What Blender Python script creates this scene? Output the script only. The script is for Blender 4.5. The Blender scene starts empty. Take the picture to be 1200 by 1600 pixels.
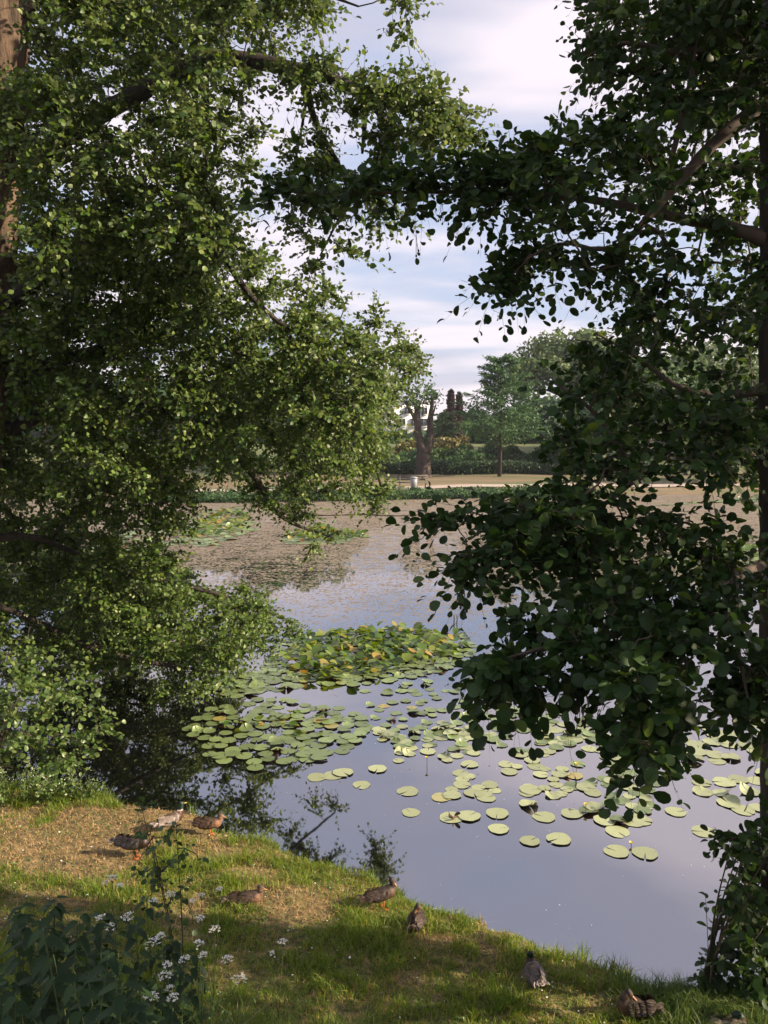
import bpy, math, random
import numpy as np
from mathutils import Vector, Matrix
R = math.radians
rng = np.random.default_rng(7); random.seed(7)
S = bpy.context.scene; COL = S.collection

# ------------------------------------------------------------ camera, sky, sun, exposure
F = 1290.0; H = 5.0; PITCH = math.atan(150 / F)
cd = bpy.data.cameras.new('camera'); cam = bpy.data.objects.new('camera', cd); COL.objects.link(cam)
cd.sensor_fit = 'VERTICAL'; cd.sensor_height = 24; cd.lens = F / 1600 * 24; cd.clip_end = 3000; cd.clip_start = 0.05
cam.location = (0, 0, H); cam.rotation_euler = (R(90) - PITCH, 0, 0); S.camera = cam
SUN_EL, SUN_AZ = R(26), R(99)          # azimuth clockwise from the view direction (+Y)
SKY_STRENGTH, SUN_STRENGTH, EXPOSURE = 0.070, 5.0, 1.10
S.view_settings.view_transform = 'Standard'; S.view_settings.look = 'None'
S.view_settings.exposure = EXPOSURE; S.view_settings.gamma = 1
S.cycles.max_bounces = 7; S.cycles.transparent_max_bounces = 6; S.cycles.caustics_reflective = False; S.cycles.caustics_refractive = False
sd = bpy.data.lights.new('sun', 'SUN'); sun = bpy.data.objects.new('sun', sd); COL.objects.link(sun)
sd.energy = SUN_STRENGTH; sd.angle = R(0.6); sd.color = (1.0, 0.80, 0.58)
sv = Vector((math.cos(SUN_EL) * math.sin(SUN_AZ), math.cos(SUN_EL) * math.cos(SUN_AZ), math.sin(SUN_EL)))
sun.rotation_euler = sv.to_track_quat('Z', 'Y').to_euler(); sun.location = (30, 5, 30)

def world():
    w = bpy.data.worlds.new('World'); S.world = w; w.use_nodes = True
    n, l = w.node_tree.nodes, w.node_tree.links; n.clear()
    out = n.new('ShaderNodeOutputWorld'); bg = n.new('ShaderNodeBackground'); bg.inputs[1].default_value = SKY_STRENGTH
    sk = n.new('ShaderNodeTexSky'); sk.sky_type = 'NISHITA'; sk.sun_disc = False
    sk.sun_elevation = SUN_EL; sk.sun_rotation = SUN_AZ; sk.air_density = 1.0; sk.dust_density = 1.2
    tc = n.new('ShaderNodeTexCoord'); sep = n.new('ShaderNodeSeparateXYZ'); l.new(tc.outputs['Generated'], sep.inputs[0])
    def m(op, a, b=None, c=None):
        q = n.new('ShaderNodeMath'); q.operation = op
        for i, v in enumerate((a, b, c)):
            if v is None: continue
            if isinstance(v, (int, float)): q.inputs[i].default_value = v
            else: l.new(v, q.inputs[i])
        return q.outputs[0]
    z = m('ADD', m('MAXIMUM', sep.outputs[2], 0.0), 0.20)
    cv = n.new('ShaderNodeCombineXYZ'); l.new(m('DIVIDE', sep.outputs[0], z), cv.inputs[0]); l.new(m('DIVIDE', sep.outputs[1], z), cv.inputs[1])
    mp = n.new('ShaderNodeMapping'); mp.inputs['Scale'].default_value = (0.55, 1.0, 1); mp.inputs['Rotation'].default_value = (0, 0, R(12)); mp.inputs['Location'].default_value = (3.1, 0.35, 0)
    l.new(cv.outputs[0], mp.inputs[0])
    nz = n.new('ShaderNodeTexNoise'); nz.inputs['Scale'].default_value = 1.5; nz.inputs['Detail'].default_value = 7; nz.inputs['Roughness'].default_value = 0.56; nz.inputs['Distortion'].default_value = 0.35
    l.new(mp.outputs[0], nz.inputs[0])
    nz2 = n.new('ShaderNodeTexNoise'); nz2.inputs['Scale'].default_value = 1.5; nz2.inputs['Detail'].default_value = 4
    l.new(mp.outputs[0], nz2.inputs[0])
    hi = n.new('ShaderNodeMapRange'); hi.inputs[1].default_value = 0.22; hi.inputs[2].default_value = 0.42; hi.inputs[3].default_value = 0.0; hi.inputs[4].default_value = 0.20
    l.new(sep.outputs[2], hi.inputs[0])           # the cloud sheet is thicker higher up
    lo = n.new('ShaderNodeMapRange'); lo.inputs[1].default_value = 0.16; lo.inputs[2].default_value = 0.02; lo.inputs[3].default_value = 0.0; lo.inputs[4].default_value = 0.16
    l.new(sep.outputs[2], lo.inputs[0])
    s = m('ADD', m('ADD', nz.outputs[0], hi.outputs[0]), lo.outputs[0])
    mk = n.new('ShaderNodeMapRange'); mk.interpolation_type = 'SMOOTHSTEP'; mk.inputs[1].default_value = 0.42; mk.inputs[2].default_value = 0.68
    l.new(s, mk.inputs[0])
    cr = n.new('ShaderNodeValToRGB'); cr.color_ramp.elements[0].position = 0.43; cr.color_ramp.elements[0].color = (4.3, 4.25, 5.2, 1)
    cr.color_ramp.elements[1].position = 0.55; cr.color_ramp.elements[1].color = (7.3, 6.55, 7.0, 1); l.new(nz2.outputs[0], cr.inputs[0])
    blue = n.new('ShaderNodeMixRGB'); blue.blend_type = 'MIX'; blue.inputs[0].default_value = 0.75; blue.inputs[2].default_value = (4.1, 4.7, 6.4, 1)
    l.new(sk.outputs[0], blue.inputs[1])
    mx = n.new('ShaderNodeMixRGB'); l.new(m('MULTIPLY', mk.outputs[0], 0.9), mx.inputs[0]); l.new(blue.outputs[0], mx.inputs[1]); l.new(cr.outputs[0], mx.inputs[2])
    l.new(mx.outputs[0], bg.inputs[0]); l.new(bg.outputs[0], out.inputs[0])
world()

# ------------------------------------------------------------ photo rays -> places in the world
cp, sp = math.cos(PITCH), math.sin(PITCH)
def ray(px, py):
    u = (px - 600) / F; v = (800 - py) / F
    return np.array([u, cp + v * sp, -sp + v * cp])
def P(px, py, D):
    r = ray(px, py); return np.array([0, 0, H]) + r * (D / r[1])
def G(px, py, z=0.0):
    r = ray(px, py); return np.array([0, 0, H]) + r * ((z - H) / r[2])
EDGE = [(-200, 1180), (0, 1238), (160, 1243), (300, 1278), (420, 1318), (540, 1358), (600, 1392), (750, 1440), (850, 1482), (950, 1512), (1100, 1545), (1250, 1572), (1500, 1640)]
_e = np.array([G(a, b, .15) for a, b in EDGE]); _ex = np.concatenate([[-400, -60, -30, -16, -10], _e[:, 0], [12, 60, 400]])
_ey = np.concatenate([[75, 70, 56, 26, 15.5], _e[:, 1], [4.6, 3.5, 3.5]])
def edge(x): return np.interp(x, _ex, _ey)
def vnoise(x, y, f, seed=0):
    x = np.asarray(x, float) * f + seed * 17.3; y = np.asarray(y, float) * f + seed * 9.1
    xi, yi = np.floor(x), np.floor(y); fx, fy = x - xi, y - yi; fx = fx * fx * (3 - 2 * fx); fy = fy * fy * (3 - 2 * fy)
    h = lambda a, b: np.modf(np.abs(np.sin(a * 127.1 + b * 311.7) * 43758.5453))[0]
    return (h(xi, yi) * (1 - fx) + h(xi + 1, yi) * fx) * (1 - fy) + (h(xi, yi + 1) * (1 - fx) + h(xi + 1, yi + 1) * fx) * fy
def sstep(t): t = np.clip(t, 0, 1); return t * t * (3 - 2 * t)
def far_edge(x): return 51.0 + 0.10 * np.clip(x, -20, 60) + 0.6 * np.sin(np.asarray(x) * .21)
def gz(x, y):
    x = np.asarray(x, float); y = np.asarray(y, float)
    s = edge(x) - y + (vnoise(x, y, 2.2, 3) - .5) * .26 + (vnoise(x, y, 6.5, 13) - .5) * .16
    near = -0.5 + 0.74 * sstep((s + .22) / .5) + 0.115 * np.clip(s, 0, 12) + 0.40 * np.clip(5.2 - y, 0, 8)
    near = near + (vnoise(x, y, 1.3, 1) - .5) * .12 * sstep(s) + (vnoise(x, y, 5, 2) - .5) * .04 * sstep(s * 2)
    t = y - far_edge(x)
    far = -0.5 + 0.66 * sstep((t + .5) / 1.2) + 0.012 * np.clip(t, 0, 20) + 1.3 * sstep((y - 69) / 14) - 1.6 * sstep((y - 95) / 60) + (vnoise(x, y, .25, 5) - .5) * .12 * sstep(t)
    return np.where(s > -.5, np.maximum(near, far), far)
def on_ground(px, py):
    r = ray(px, py); t = 2.5
    while t < 90:
        p = np.array([0, 0, H]) + r * t
        if p[2] <= float(gz(p[0], p[1])): break
        t += .02
    return p

# ------------------------------------------------------------ helpers
def tag(o, label=None, cat=None, group=None, kind=None):
    if label: o['label'] = label
    if cat: o['category'] = cat
    if group: o['group'] = group
    if kind: o['kind'] = kind
    return o
def link(name, me, parent=None, loc=None):
    o = bpy.data.objects.new(name, me); COL.objects.link(o)
    if parent is not None: o.parent = parent
    if loc is not None: o.location = loc
    return o
def empty(name, loc, rz=0.0, scale=1.0):
    o = bpy.data.objects.new(name, None); COL.objects.link(o); o.location = tuple(map(float, loc)); o.rotation_euler = (0, 0, rz); o.scale = (scale,) * 3; o.empty_display_size = .2
    return o
def mesh(name, V, polys, mat, smooth=False, colors=None):
    """V (n,3); polys: list of int arrays (m,k) of one size each"""
    me = bpy.data.meshes.new(name); V = np.asarray(V, np.float32)
    polys = [np.asarray(p, np.int32) for p in polys if len(p)]
    me.vertices.add(len(V)); me.vertices.foreach_set('co', V.ravel())
    idx = np.concatenate([p.ravel() for p in polys]); tot = np.concatenate([np.full(len(p), p.shape[1], np.int32) for p in polys])
    st = np.concatenate([[0], np.cumsum(tot)[:-1]]).astype(np.int32)
    me.loops.add(len(idx)); me.loops.foreach_set('vertex_index', idx)
    me.polygons.add(len(tot)); me.polygons.foreach_set('loop_start', st); me.polygons.foreach_set('loop_total', tot)
    if smooth: me.polygons.foreach_set('use_smooth', np.ones(len(tot), bool))
    me.update(calc_edges=True); me.validate()
    if colors is not None:
        a = me.color_attributes.new('Col', 'FLOAT_COLOR', 'POINT'); c = np.ones((len(V), 4), np.float32); c[:, :3] = colors; a.data.foreach_set('color', c.ravel())
    me.materials.append(mat); return me
class MB:
    """collects shapes into one mesh"""
    def __init__(s): s.V = []; s.P = {}; s.n = 0
    def add(s, V, polys):
        V = np.asarray(V, float).reshape(-1, 3)
        for p in polys:
            p = np.asarray(p, int)
            if len(p): s.P.setdefault(p.shape[1], []).append(p + s.n)
        s.V.append(V); s.n += len(V); return s
    def box(s, c, d, rz=0.0):
        q = np.array([[x, y, z] for x in (-.5, .5) for y in (-.5, .5) for z in (-.5, .5)]) * np.array(d)
        a, b = math.cos(rz), math.sin(rz); q = q @ np.array([[a, b, 0], [-b, a, 0], [0, 0, 1]]) + np.array(c)
        return s.add(q, [[[0, 1, 3, 2], [4, 6, 7, 5], [0, 4, 5, 1], [2, 3, 7, 6], [0, 2, 6, 4], [1, 5, 7, 3]]])
    def tube(s, pts, rad, n=8, wob=0.0):
        pts = np.asarray(pts, float); k = len(pts); rad = np.broadcast_to(rad, (k,))
        T = np.gradient(pts, axis=0); T /= np.linalg.norm(T, axis=1)[:, None] + 1e-9
        ref = np.array([0, 1., 0]) if abs(T[:, 1]).mean() < .8 else np.array([1., 0, 0])
        U = np.cross(T, ref); U /= np.linalg.norm(U, axis=1)[:, None] + 1e-9; W = np.cross(T, U)
        a = np.arange(n) * 2 * math.pi / n
        rr = rad[:, None] * (1 + wob * (rng.random((k, n)) - .5))
        V = pts[:, None] + rr[..., None] * (np.cos(a)[None, :, None] * U[:, None] + np.sin(a)[None, :, None] * W[:, None])
        i = np.arange(k - 1)[:, None] * n; j = np.arange(n)[None]; j2 = (j + 1) % n
        q = np.stack([i + j, i + j2, i + n + j2, i + n + j], -1).reshape(-1, 4)
        s.add(V.reshape(-1, 3), [q, [list(range(n))[::-1]], [[(k - 1) * n + t for t in range(n)]]]); return s
    def ball(s, c, r, rot=None, nu=10, nv=7):
        V = []
        for i in range(nv + 1):
            t = math.pi * i / nv
            for j in range(nu):
                p = 2 * math.pi * j / nu; V.append((math.sin(t) * math.cos(p), math.sin(t) * math.sin(p), math.cos(t)))
        V = np.array(V) * np.array(r)
        if rot is not None: V = V @ np.array(Matrix.Rotation(rot, 3, 'Y')).T
        q = [[i * nu + j, (i + 1) * nu + j, (i + 1) * nu + (j + 1) % nu, i * nu + (j + 1) % nu] for i in range(nv) for j in range(nu)]
        return s.add(V + np.array(c), [q])
    def mesh(s, name, mat, smooth=False, colors=None):
        return mesh(name, np.concatenate(s.V), [np.concatenate(v) for v in s.P.values()], mat, smooth, colors)
    def obj(s, name, mat, parent=None, smooth=False): return link(name, s.mesh(name, mat, smooth), parent)

# ------------------------------------------------------------ materials
def newmat(name):
    m = bpy.data.materials.new(name); m.use_nodes = True; n, l = m.node_tree.nodes, m.node_tree.links
    return m, n, l, n['Principled BSDF']
def ramp(n, l, src, stops):
    r = n.new('ShaderNodeValToRGB'); e = r.color_ramp.elements
    while len(e) < len(stops): e.new(.5)
    for k, (p, c) in enumerate(stops): e[k].position = p; e[k].color = (*c, 1)
    l.new(src, r.inputs[0]); return r.outputs[0]
def noise(n, l, scale, detail=4, coord='Object', vec=None, stretch=None, rough=.55):
    t = n.new('ShaderNodeTexNoise'); t.inputs['Scale'].default_value = scale; t.inputs['Detail'].default_value = detail; t.inputs['Roughness'].default_value = rough
    if vec is None: vec = n.new('ShaderNodeTexCoord').outputs[coord]
    if stretch:
        mp = n.new('ShaderNodeMapping'); mp.inputs['Scale'].default_value = stretch; l.new(vec, mp.inputs[0]); vec = mp.outputs[0]
    l.new(vec, t.inputs['Vector']); return t.outputs[0]
def bump(n, l, b, h, strength=.4, dist=.02):
    q = n.new('ShaderNodeBump'); q.inputs['Strength'].default_value = strength; q.inputs['Distance'].default_value = dist
    l.new(h, q.inputs['Height']); l.new(q.outputs[0], b.inputs['Normal'])
def plain(name, col, rough=.6, var=.25, scale=8, metal=0.0, bmp=.2):
    m, n, l, b = newmat(name); f = noise(n, l, scale, 5)
    l.new(ramp(n, l, f, [(.3, tuple(c * (1 - var) for c in col)), (.7, tuple(c * (1 + var) for c in col))]), b.inputs['Base Color'])
    b.inputs['Roughness'].default_value = rough; b.inputs['Metallic'].default_value = metal
    if bmp: bump(n, l, b, f, bmp, .01)
    return m
def leafmat(name, stops, trans=.3, rough=.42, spec=.5, back=None):
    """each leaf its own tone; light passes through"""
    m, n, l, b = newmat(name); g = n.new('ShaderNodeNewGeometry')
    c = ramp(n, l, g.outputs['Random Per Island'], stops)
    if back:
        mb = n.new('ShaderNodeMixRGB'); l.new(g.outputs['Backfacing'], mb.inputs[0]); l.new(c, mb.inputs[1]); mb.inputs[2].default_value = (*back, 1); c = mb.outputs[0]
    l.new(c, b.inputs['Base Color']); b.inputs['Roughness'].default_value = rough; b.inputs['Specular IOR Level'].default_value = spec
    if trans:
        t = n.new('ShaderNodeBsdfTranslucent'); hs = n.new('ShaderNodeHueSaturation'); hs.inputs['Hue'].default_value = .475; hs.inputs['Saturation'].default_value = 1.15; hs.inputs['Value'].default_value = 1.6
        l.new(c, hs.inputs['Color']); l.new(hs.outputs[0], t.inputs[0])
        x = n.new('ShaderNodeMixShader'); x.inputs[0].default_value = trans
        l.new(b.outputs[0], x.inputs[1]); l.new(t.outputs[0], x.inputs[2]); l.new(x.outputs[0], n['Material Output'].inputs[0])
    return m
def barkmat(name, c0, c1, scale=9, dist=.03):
    m, n, l, b = newmat(name)
    v = n.new('ShaderNodeTexCoord').outputs['Object']
    f = noise(n, l, scale, 8, vec=v, stretch=(1, 1, .22), rough=.65); g = noise(n, l, scale * .4, 3, vec=v)
    mx = n.new('ShaderNodeMath'); mx.operation = 'MULTIPLY_ADD'; l.new(f, mx.inputs[0]); mx.inputs[1].default_value = .75; mx.inputs[2].default_value = 0.0
    ad = n.new('ShaderNodeMath'); ad.operation = 'MULTIPLY_ADD'; l.new(g, ad.inputs[0]); ad.inputs[1].default_value = .3; l.new(mx.outputs[0], ad.inputs[2])
    l.new(ramp(n, l, ad.outputs[0], [(.38, c0), (.62, c1)]), b.inputs['Base Color']); b.inputs['Roughness'].default_value = .9
    bump(n, l, b, f, 1.0, dist); return m
def vcmat(name, rough=.6, scale=60, amt=.5, stretch=None):
    m, n, l, b = newmat(name); a = n.new('ShaderNodeVertexColor'); a.layer_name = 'Col'
    f = noise(n, l, scale, 4, stretch=stretch)
    mr = n.new('ShaderNodeMapRange'); mr.inputs[1].default_value = .3; mr.inputs[2].default_value = .7; mr.inputs[3].default_value = 1 - amt; mr.inputs[4].default_value = 1 + amt; l.new(f, mr.inputs[0])
    vm = n.new('ShaderNodeVectorMath'); vm.operation = 'SCALE'; l.new(a.outputs[0], vm.inputs[0]); l.new(mr.outputs[0], vm.inputs['Scale'])
    l.new(vm.outputs[0], b.inputs['Base Color']); b.inputs['Roughness'].default_value = rough; bump(n, l, b, f, .4, .004); return m
M = {}
M['alder'] = leafmat('alder_leaf_lit', [(0, (.040, .090, .016)), (.45, (.08, .150, .024)), (.8, (.13, .21, .036)), (1, (.24, .30, .09))], .40, .45, .45, back=(.085, .12, .045))  # sunlit copy of the alder leaf: sun warmth painted into the colour
M['alder_shaded'] = leafmat('alder_leaf_shaded', [(0, (.014, .036, .010)), (.6, (.024, .058, .013)), (.9, (.04, .085, .02)), (1, (.09, .14, .03))], .30, .5, .28)  # shaded copy: shade put into leaf colour, yellow-green last stop paints backlit leaves
M['bush'] = leafmat('bush_leaf', [(0, (.06, .12, .03)), (.6, (.10, .17, .04)), (1, (.17, .22, .07))], .3, .4)
M['sapling'] = leafmat('sapling_leaf', [(0, (.03, .075, .02)), (1, (.07, .13, .035))], .3, .45)
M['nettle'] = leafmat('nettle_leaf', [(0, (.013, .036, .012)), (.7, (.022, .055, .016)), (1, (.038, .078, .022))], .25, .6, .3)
M['grass'] = leafmat('grass_blade', [(0, (.07, .14, .02)), (.5, (.14, .23, .03)), (.85, (.24, .30, .06)), (1, (.36, .30, .10))], .4, .5, .3)
M['straw'] = leafmat('dry_grass_blade', [(0, (.28, .19, .08)), (.5, (.44, .30, .14)), (1, (.56, .43, .22))], .25, .7, .2)
M['longgrass'] = leafmat('long_grass_blade', [(0, (.05, .10, .025)), (.7, (.10, .17, .04)), (1, (.22, .26, .10))], .35, .45, .3)
M['white'] = plain('white_petal', (.78, .78, .72), .6, .05)
M['stem'] = plain('green_stem', (.09, .13, .04), .6)
M['darkstem'] = plain('dark_stem', (.05, .035, .025), .7)
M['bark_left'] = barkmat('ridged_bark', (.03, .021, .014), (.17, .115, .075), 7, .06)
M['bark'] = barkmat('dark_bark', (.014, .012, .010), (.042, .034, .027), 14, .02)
M['bark_far'] = barkmat('far_bark', (.025, .02, .018), (.07, .052, .045), 3, .05)
M['twig'] = plain('twig_bark', (.075, .055, .04), .8)
M['cone'] = plain('alder_cone', (.035, .028, .018), .8)
def farleaf(k, c, v=.35, trans=.25):
    M[k] = leafmat(k, [(0, tuple(a * (1 - v) for a in c)), (.6, c), (1, tuple(a * (1 + v) for a in c))], trans, .55, .3)
farleaf('far_green', (.065, .130, .042)); farleaf('far_dark', (.038, .085, .036)); farleaf('far_pale', (.12, .18, .07)); farleaf('far_larch', (.08, .165, .065))
farleaf('far_copper', (.050, .028, .030)); farleaf('far_willow', (.095, .14, .085)); farleaf('far_yellow', (.20, .19, .07)); farleaf('shore_plant', (.05, .11, .04)); farleaf('hedge_leaf', (.034, .075, .03))

# ------------------------------------------------------------ leaves, twigs, crowns
def leaf_template(detail=2):
    if detail == 2:    # rounded, blunt alder leaf, folded along the midrib
        xs = [.06, .25, .52, .80, .97]; ws = [.03, .27, .41, .38, .16]
    elif detail == 1:
        xs = [.0, .35, .75, 1.0]; ws = [.02, .36, .38, .08]
    else: return np.array([[0, 0, 0], [.45, -.40, .06], [1, 0, -.05], [.45, .40, .06]], float), [np.array([[0, 1, 2, 3]])]
    V = [[0, 0, 0]]
    mid = []; 
    for x in xs: V.append([x, 0, -.10 * x * x])
    for x, w in zip(xs, ws): V.append([x - .03, -w, .16 * w - .12 * x * x])
    for x, w in zip(xs, ws): V.append([x - .03, w, .16 * w - .12 * x * x])
    k = len(xs); q = []
    for i in range(k - 1):
        q.append([1 + i, 1 + k + i, 2 + k + i, 2 + i]); q.append([1 + i, 2 + i, 2 + 2 * k + i, 1 + 2 * k + i])
    return np.array(V[1:], float), [np.array(q) - 1]
def unit(a): return a / (np.linalg.norm(a, axis=-1, keepdims=True) + 1e-9)
def leaves(pos, axis, nrm, size, detail=2, width=1.0):
    TV, TP = leaf_template(detail); TV = TV * np.array([1, width, 1])
    X = unit(axis); Y = unit(np.cross(nrm, X)); Z = np.cross(X, Y); n = len(pos)
    wv, cv, bv = (rng.uniform(a, b, (len(pos), 1, 1)) for a, b in ((.72, 1.12), (.2, 3.2), (-.12, .12)))   # width, cupping and sideways bend of each leaf
    V = pos[:, None] + size[:, None, None] * (TV[None, :, 0:1] * X[:, None] + (TV[None, :, 1:2] * wv + bv * TV[None, :, 0:1] ** 2) * Y[:, None] + TV[None, :, 2:3] * cv * Z[:, None])
    k = len(TV); off = (np.arange(n) * k)[:, None, None]
    return V.reshape(-1, 3), [(tp[None] + off).reshape(-1, tp.shape[1]) for tp in TP]
def twigs(A, D, L, r0, droop, seg=3):
    """3-sided tapering twigs; returns verts, quads and the point function"""
    n = len(A); t = np.linspace(0, 1, seg + 1)
    pts = A[:, None] + D[:, None] * (L[:, None] * t)[..., None]; pts[..., 2] -= droop[:, None] * L[:, None] * t ** 2
    U = unit(np.cross(D, np.array([.3, .1, 1.]))); W = unit(np.cross(D, U)); rr = r0[:, None] * (1 - .75 * t)[None]
    V = []
    for a in (0, 2.094, 4.189): V.append(pts + rr[..., None] * (math.cos(a) * U[:, None] + math.sin(a) * W[:, None]))
    V = np.stack(V, 2).reshape(-1, 3)
    base = (np.arange(n) * (seg + 1) * 3)[:, None, None]; i = (np.arange(seg) * 3)[None, :, None]; j = np.arange(3)[None, None]; j2 = (j + 1) % 3
    q = np.stack([base + i + j, base + i + j2, base + i + 3 + j2, base + i + 3 + j], -1).reshape(-1, 4)
    return V, q
def in_poly(poly, x, y):
    c = np.zeros(len(x), bool); n = len(poly)
    for i in range(n):
        x1, y1 = poly[i]; x2, y2 = poly[i - 1]
        t = ((y1 > y) != (y2 > y)) & (x < (x2 - x1) * (y - y1) / (y2 - y1 + 1e-9) + x1); c ^= t
    return c
def sample_poly(poly, n, seed=0, gap=0.0, gf=.012):
    p = np.array(poly, float); lo, hi = p.min(0), p.max(0); out = []
    while len(out) < n:
        x = rng.uniform(lo[0], hi[0], 4 * n); y = rng.uniform(lo[1], hi[1], 4 * n)
        k = in_poly(poly, x, y)
        if gap: k &= (vnoise(x, y, gf, seed) > gap) | (rng.random(4 * n) < .25)
        out += list(zip(x[k], y[k]))
    return np.array(out[:n])
def resample(pts, step):
    pts = np.asarray(pts, float); out = []
    for a, b in zip(pts[:-1], pts[1:]):
        k = max(1, int(np.linalg.norm(b[:3] - a[:3]) / step)); out += [a + (b - a) * i / k for i in range(k)]
    out.append(pts[-1]); return np.array(out)
def smooth_line(pts, it=2):
    pts = np.asarray(pts, float)
    for _ in range(it):
        q = [pts[0]]
        for a, b in zip(pts[:-1], pts[1:]): q += [a * .75 + b * .25, a * .25 + b * .75]
        q.append(pts[-1]); pts = np.array(q)
    return pts
def grow(limbs, centers, leaf, sprays=12, nleaf=9, slen=(.22, .5), detail=2, spread=.25, droop=.25, up=.8, out=.6, jitter=.06, tw=.0035, lim_r=.02, branch_r=.0042, outdir=None, nbias=(0, 0, 0), flat=.6):
    """limbs: (k,4) lines x y z r; centers: cluster centres. Branchlets join every cluster to the nearest wood, sprays of leaves sit on them."""
    wood = np.concatenate([resample(l, .25)[:, :3] for l in limbs])
    lim_n = len(wood); W = [wood]; owner = [-np.ones(lim_n, int)]
    d = np.min(np.linalg.norm(centers[:, None] - wood[None], axis=2), axis=1); order = np.argsort(d)
    C = centers[order]; par = []; lines = []
    for i, c in enumerate(C):
        allw = np.concatenate(W); own = np.concatenate(owner); dd = np.linalg.norm(allw - c, axis=1)
        k = int(np.argmin(dd)); a = allw[k]; par.append(own[k]); L = dd[k]
        t = np.linspace(0, 1, 6)[:, None]; bend = rng.normal(0, .10, 3) * L; bend[2] += .08 * L
        ln = a + (c - a) * t + np.sin(t * math.pi) * bend + np.where((t > 0) & (t < 1), rng.normal(0, .012, (6, 3)), 0)
        lines.append(ln); W.append(ln[1:]); owner.append(np.full(5, i))
    cnt = np.ones(len(C))
    for i in range(len(C) - 1, -1, -1):
        if par[i] >= 0: cnt[par[i]] += cnt[i]
    wb = MB()
    for i, ln in enumerate(lines):
        r = min(branch_r * math.sqrt(cnt[i] + .6), lim_r); wb.tube(ln, np.linspace(r, max(r * .6, .003), 6), 5)
    n = len(C) * sprays; ci = np.repeat(np.arange(len(C)), sprays)
    seg = rng.uniform(.45, 1.0, n) * 5; i0 = np.minimum(seg.astype(int), 4); fr = (seg - i0)[:, None]
    LN = np.array(lines); A = LN[ci, i0] * (1 - fr) + LN[ci, i0 + 1] * fr
    main = unit(LN[:, 5] - LN[:, 2])[ci]
    if outdir is not None: main = unit(main * .5 + np.array(outdir))
    A = A + rng.normal(0, spread * .35, (n, 3)) * 0
    Dv = unit(main * out + rng.normal(0, .75, (n, 3)) * np.array([1, 1, flat]) + np.array([0, 0, .10]))
    L = rng.uniform(*slen, n); dr = rng.uniform(0, droop * 2, n)
    tv, tq = twigs(A, Dv, L, np.full(n, tw), dr); wb.add(tv, [tq])
    m = n * nleaf; si = np.repeat(np.arange(n), nleaf); t = np.tile((np.arange(nleaf) + .6) / nleaf, n) + rng.normal(0, .03, m); t = np.clip(t, .1, 1.0)
    pos = A[si] + Dv[si] * (L[si] * t)[:, None]; pos[:, 2] -= dr[si] * L[si] * t ** 2
    side = unit(np.cross(Dv[si], np.array([0, 0, 1.])) + rng.normal(0, .35, (m, 3))) * np.tile(np.where(np.arange(nleaf) % 2, 1, -1), n)[:, None]
    term = np.tile(np.arange(nleaf) == nleaf - 1, n)[:, None]
    ax = unit(Dv[si] * np.where(term, 1.5, .55) + side * np.where(term, .1, .8) + rng.normal(0, .25, (m, 3)) + np.array([0, 0, -.12]))
    nr = unit(np.array(nbias) + np.array([0, 0, up]) + rng.normal(0, .55, (m, 3)))
    sz = leaf * rng.uniform(.48, 1.22, m) * np.where(t > .85, .85, 1.0)
    lv, lp = leaves(pos + rng.normal(0, jitter * .1, (m, 3)), ax, nr, sz, detail)
    return wb, lv, lp
def limb(*pts): # px, py, depth, radius
    a = np.array([[*P(p[0], p[1], p[2]), p[3]] for p in pts]); return smooth_line(a, 2)
def add_limbs(mb, lines, n=8, wob=.25):
    for l in lines:
        q = resample(l, max(.08, l[0, 3])); mb.tube(q[:, :3] , q[:, 3], n, wob)

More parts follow.
